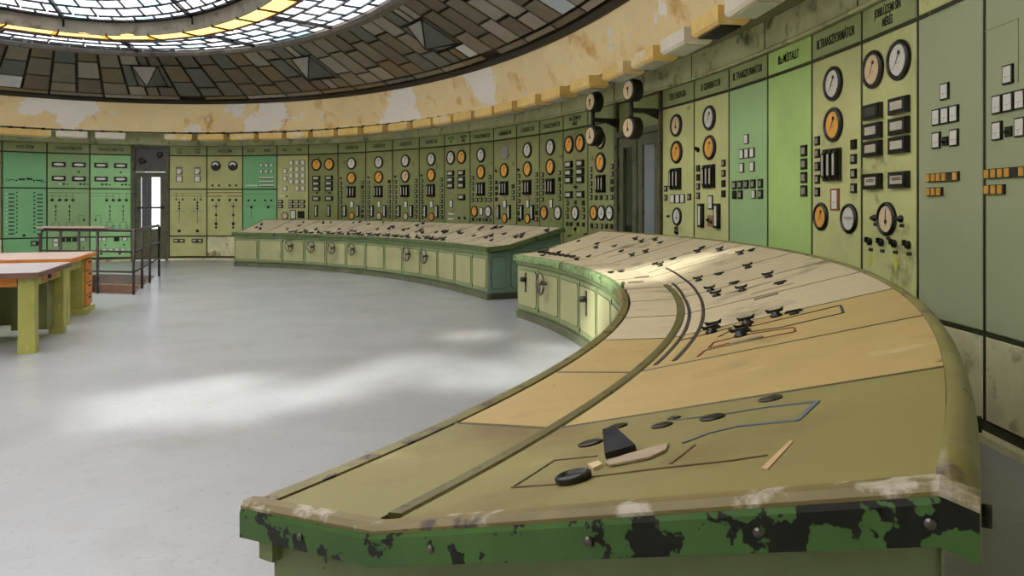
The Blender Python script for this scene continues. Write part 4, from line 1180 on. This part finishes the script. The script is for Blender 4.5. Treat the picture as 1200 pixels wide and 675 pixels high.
def bus(pts, w, mat, name='bus_line'):
    """painted/inlaid line along photo points on the near desk top"""
    base = Vector((ndesk.location.x, ndesk.location.y, 0)); mb = MB(); Q = []
    for x, y in pts:
        h = hit_near(x, y); Q.append(h)
    for (s0, d0), (s1, d1) in zip(Q, Q[1:]):
        n = 6; rows = []
        for k in range(n+1):
            s = s0+(s1-s0)*k/n; d = d0+(d1-d0)*k/n; o, al, up, nn = surf(near, s, d)
            t = (near(s1, d1, top_h(d1))-near(s0, d0, top_h(d0))).normalized(); sd = nn.cross(t).normalized()*(w/2)
            o = o-base; rows.append([o-sd-nn*.002, o+sd-nn*.002, o+sd+nn*.0025, o-sd+nn*.0025])
        mb.sweep(rows)
    return mb.build(name, mat, ndesk)
darkl = paint('dark_bus_line', (52, 44, 38), .5, .2, 10)
bus([(768, 428), (800, 393), (808, 366), (802, 350), (788, 332)], .018, darkl)
bus([(790, 423), (818, 389), (824, 361), (817, 343), (800, 326), (780, 314)], .018, darkl)
bus([(798, 399), (835, 390), (857, 384), (856, 388), (842, 395)], .008, darkl)
bus([(858, 388), (985, 358), (988, 367), (915, 384), (880, 389)], .010, darkl)
redl = M['red']
bus([(831, 408), (836, 402), (870, 393), (930, 384)], .009, redl)
bus([(818, 418), (826, 411), (880, 399), (932, 389), (931, 385)], .009, redl)
bus([(832, 408), (860, 401)], .009, redl)
bluel = M['blue']
bus([(640, 545), (700, 512)][0:0] or [(866, 500), (935, 493), (958, 471), (905, 477)], .010, bluel)
bus([(905, 477), (848, 486), (790, 493)], .004, bluel)
bus([(866, 500), (832, 508), (800, 520)], .006, bluel)
fadel = paint('faded_line', (118, 100, 72), .5, .2, 10)
bus([(690, 560), (760, 551), (860, 540), (900, 534)], .005, fadel)
bus([(600, 572), (650, 540), (700, 535)], .004, fadel)
bus([(600, 572), (655, 568)], .005, fadel)
bus([(786, 544), (814, 522)], .006, fadel)
# paired mimic lines and switches on the upper panels of section beyond
for pts in ([(706, 297), (760, 283)], [(712, 302), (745, 292)], [(800, 298), (835, 290)], [(760, 320), (800, 305)], [(850, 345), (905, 330)], [(880, 345), (930, 332)]):
    bus(pts, .006, fadel)
# bolts down the outside of the near desk's back edge
for s in (-.55, -.5, -.44):
    q = near(s, BK, .99)-base; ax = (near(s, BK+.1)-near(s, BK)).normalized()
    MB().tube([q, q+ax*.012], .016, 8).build('bolt', M['iron'], ndesk)

# far desk: rows of switches and the jumble along its front edge
rg = random.Random(3)
for k in range(13):
    a, b = ST_F[k], ST_F[k+1]
    for j in range(4 if k > 1 else 3):
        s = a+(b-a)*rg.uniform(.15, .85); d = rg.uniform(.45, 1.15)
        place(SWITCH if rg.random() < .5 else BAR, 'switch_handle', fdesk, far, s, d, .85, rg.uniform(-.5, .5))
    if k in (2, 3, 4, 5, 6, 7, 8, 9):
        for j in range(4):
            s = a+(b-a)*(j+.5)/4; place(SWITCH if j % 2 else BAR, 'switch_handle', fdesk, far, s, rg.uniform(.12, .2), 1.1, rg.uniform(-1, 1))

# ------------------------------------------------------------------ tables on the left
TS_, TW_ = Vector((-.327, .945, 0)), Vector((-.945, -.327, 0))     # along the side edge, along the front edge
rzt = math.atan2(-TW_.y, -TW_.x)                                      # local x points right along the front edge
ta_ = empty('work_table', Vector((-4.50, 7.28, 0))+TW_*1.0+TS_*.72, rzt)
tag(ta_, 'worn olive green work table with grey top at the left edge', 'table')
X0, X1, Y0, Y1 = -1.0, 1.0, -.72, .72
MB().box(X0, X1, Y0, Y1, .735, .775).build('table_top', M['table_top'], ta_)
MB().box(X0, X1, Y0-.012, Y0, .725, .772).box(X1, X1+.012, Y0-.012, Y1, .725, .772).build('edge_strip', M['wood_edge'], ta_)
for x in (X0+.10, X1-.10):
    for y in (Y0+.11, Y1-.11):
        lg = MB().box(x-.07, x+.07, y-.07, y+.07, .14, .735); lg.box(x-.073, x+.073, y-.073, y+.073, 0, .14); lg.build('leg', M['table_green'], ta_)
for xa in (X1-.12, X0+.06): MB().box(xa, xa+.06, Y0+.18, Y1-.18, .63, .735).build('side_rail', M['table_green'], ta_)
MB().box(X1-.058, X1-.05, Y0+.45, Y1-.4, .65, .72).build('rail_inlay', M['wood'], ta_)
MB().box(X1-.05, X1-.035, -.06, .02, .66, .70).build('handle', M['iron'], ta_)
MB().box(X0+.18, X1-.18, Y0+.05, Y0+.10, .64, .735).build('front_rail', M['wood'], ta_)
MB().box(X0+.12, X1-.3, Y1-.2, Y1-.16, .12, .735).build('back_panel', M['table_dark'], ta_)
MB().box(X1-.45, X1-.12, Y1-.5, Y1-.2, .1, .735).build('pedestal', M['table_dark'], ta_)

tb_ = empty('writing_desk', Vector((-5.20, 9.05, 0))+TW_*.55+TS_*.78, rzt)
tag(tb_, 'olive writing desk with pink top and orange drawers behind the work table', 'desk')
X0, X1, Y0, Y1 = -.55, .55, -.78, .78
MB().box(X0, X1, Y0, Y1, .745, .785).build('desk_top', M['table_pink'], tb_)
MB().box(X1, X1+.012, Y0, Y1, .735, .782).box(X0, X1, Y0-.012, Y0, .735, .782).build('edge_strip', M['wood'], tb_)
ped = MB().box(X1-.5, X1-.05, .18, Y1-.06, .07, .745).build('pedestal', M['table_green'], tb_)
MB().box(X1-.5, X1-.0, .16, Y1-.02, 0, .07).build('pedestal_base', M['table_green'], tb_)
for k in range(4):
    z = .10+k*.155
    dw = MB().box(X1-.05, X1-.02, .26, Y1-.10, z, z+.135).build('drawer', M['wood'], tb_)
    MB().box(X1-.02, X1-.005, .42, .52, z+.09, z+.11).build('drawer_pull', M['iron'], dw)
for x, y in ((X0+.08, Y0+.1), (X1-.09, Y0+.1), (X0+.08, Y1-.1)):
    MB().box(x-.055, x+.055, y-.055, y+.055, 0, .745).build('leg', M['table_green'], tb_)
MB().box(X0+.05, X1-.1, Y0+.13, Y0+.16, .15, .745).build('modesty_panel', M['table_dark'], tb_)
MB().box(X1-.11, X1-.06, Y0+.16, .18, .62, .745).build('side_rail', M['table_green'], tb_)

# ------------------------------------------------------------------ stairwell and railing
A, B, C_, D_ = HOLE
pit = tag(empty('stairwell', (A+B+C_+D_)/4), 'sunken stairwell with brown steps inside the railing', 'stairwell'); pb = (A+B+C_+D_)/4
def pp(v, z): return Vector((v.x, v.y, z))-pb
for k, (p, q) in enumerate(((A, B), (B, C_), (C_, D_), (D_, A))):
    nrm = (q-p).cross(Vector((0, 0, 1))).normalized()*.03
    MB().prism([pp(p, -2.2), pp(q, -2.2), pp(q, -.002), pp(p, -.002)], nrm).build('pit_wall', M['pit'], pit)
MB().prism([pp(A, -2.2), pp(B, -2.2), pp(C_, -2.2), pp(D_, -2.2)], (0, 0, -.05)).build('pit_floor', M['pit'], pit)
u = (B-A).normalized(); v = (D_-A).normalized(); Lu, Lv = (B-A).length, (D_-A).length
for k in range(7):
    z = -.17-.18*k; y0, y1 = Lv-.02-.27*k, Lv-.02-.27*(k+1)
    q = [pp(A+u*.02+v*y1, z), pp(A+u*(Lu-.02)+v*y1, z), pp(A+u*(Lu-.02)+v*y0, z), pp(A+u*.02+v*y0, z)]
    MB().prism(q, (0, 0, -.18)).build('step', M['step'], pit)
# steel lip round the opening
lip = MB()
for p, q in ((A, B), (B, C_), (C_, D_), (D_, A)):
    n = (q-p).cross(Vector((0, 0, 1))).normalized()
    lip.prism([pp(p, .001), pp(q, .001), pp(q, .001)+n*.03, pp(p, .001)+n*.03], (0, 0, .012))
lip.build('steel_lip', M['wood_edge'], pit)

rail = tag(empty('stair_railing', A), 'dark pipe railing with mid rails round the stairwell', 'railing')
def rr(v, z): return Vector((v.x, v.y, z))-Vector((A.x, A.y, 0))
off = .06
A2 = A+Vector((-.28, -.06, 0)); Bq = B+Vector((.09, -.10, 0)); Cq = C_+Vector((.10, .05, 0))
def rc(p, q, f): return p+(q-p)*f
top = 1.02
c1, c2 = rc(Bq, A2, .05), rc(Bq, Cq, .05)
MB().tube([rr(A2, .02), rr(A2, top-.08), rr(rc(A2, Bq, .02), top-.02), rr(rc(A2, Bq, .05), top), rr(c1, top), rr(Bq+Vector((0, .03, 0)), top-.005), rr(c2, top), rr(rc(Bq, Cq, .97), top), rr(Cq, top-.05), rr(Cq, 0)], .026, 8).build('hand_rail', M['rail'], rail)
for z in (.36, .68):
    MB().tube([rr(A2, z), rr(Bq, z), rr(Cq, z)], .017, 6).build('mid_rail', M['rail'], rail)
for p in (rc(A2, Bq, .22), rc(A2, Bq, .42), rc(A2, Bq, .62), Bq, rc(Bq, Cq, .28), rc(Bq, Cq, .58)):
    MB().tube([rr(p, 0), rr(p, top)], .022, 8).build('post', M['rail'], rail)
MB().box(-.14, .14, -.5, .5, 0, .018).mesh('x', M['rail'])
pl = tag(empty('board', rr(rc(A2, Bq, .3), top)+Vector((A.x, A.y, 0)), math.atan2((Bq-A2).y, (Bq-A2).x)), 'pinkish wooden board lying on the stair handrail', 'board')
MB().box(-.55, .75, -.06, .09, .027, .055).build('plank', M['table_pink'], pl)

for o in list(bpy.data.meshes):
    if o.users == 0: bpy.data.meshes.remove(o)
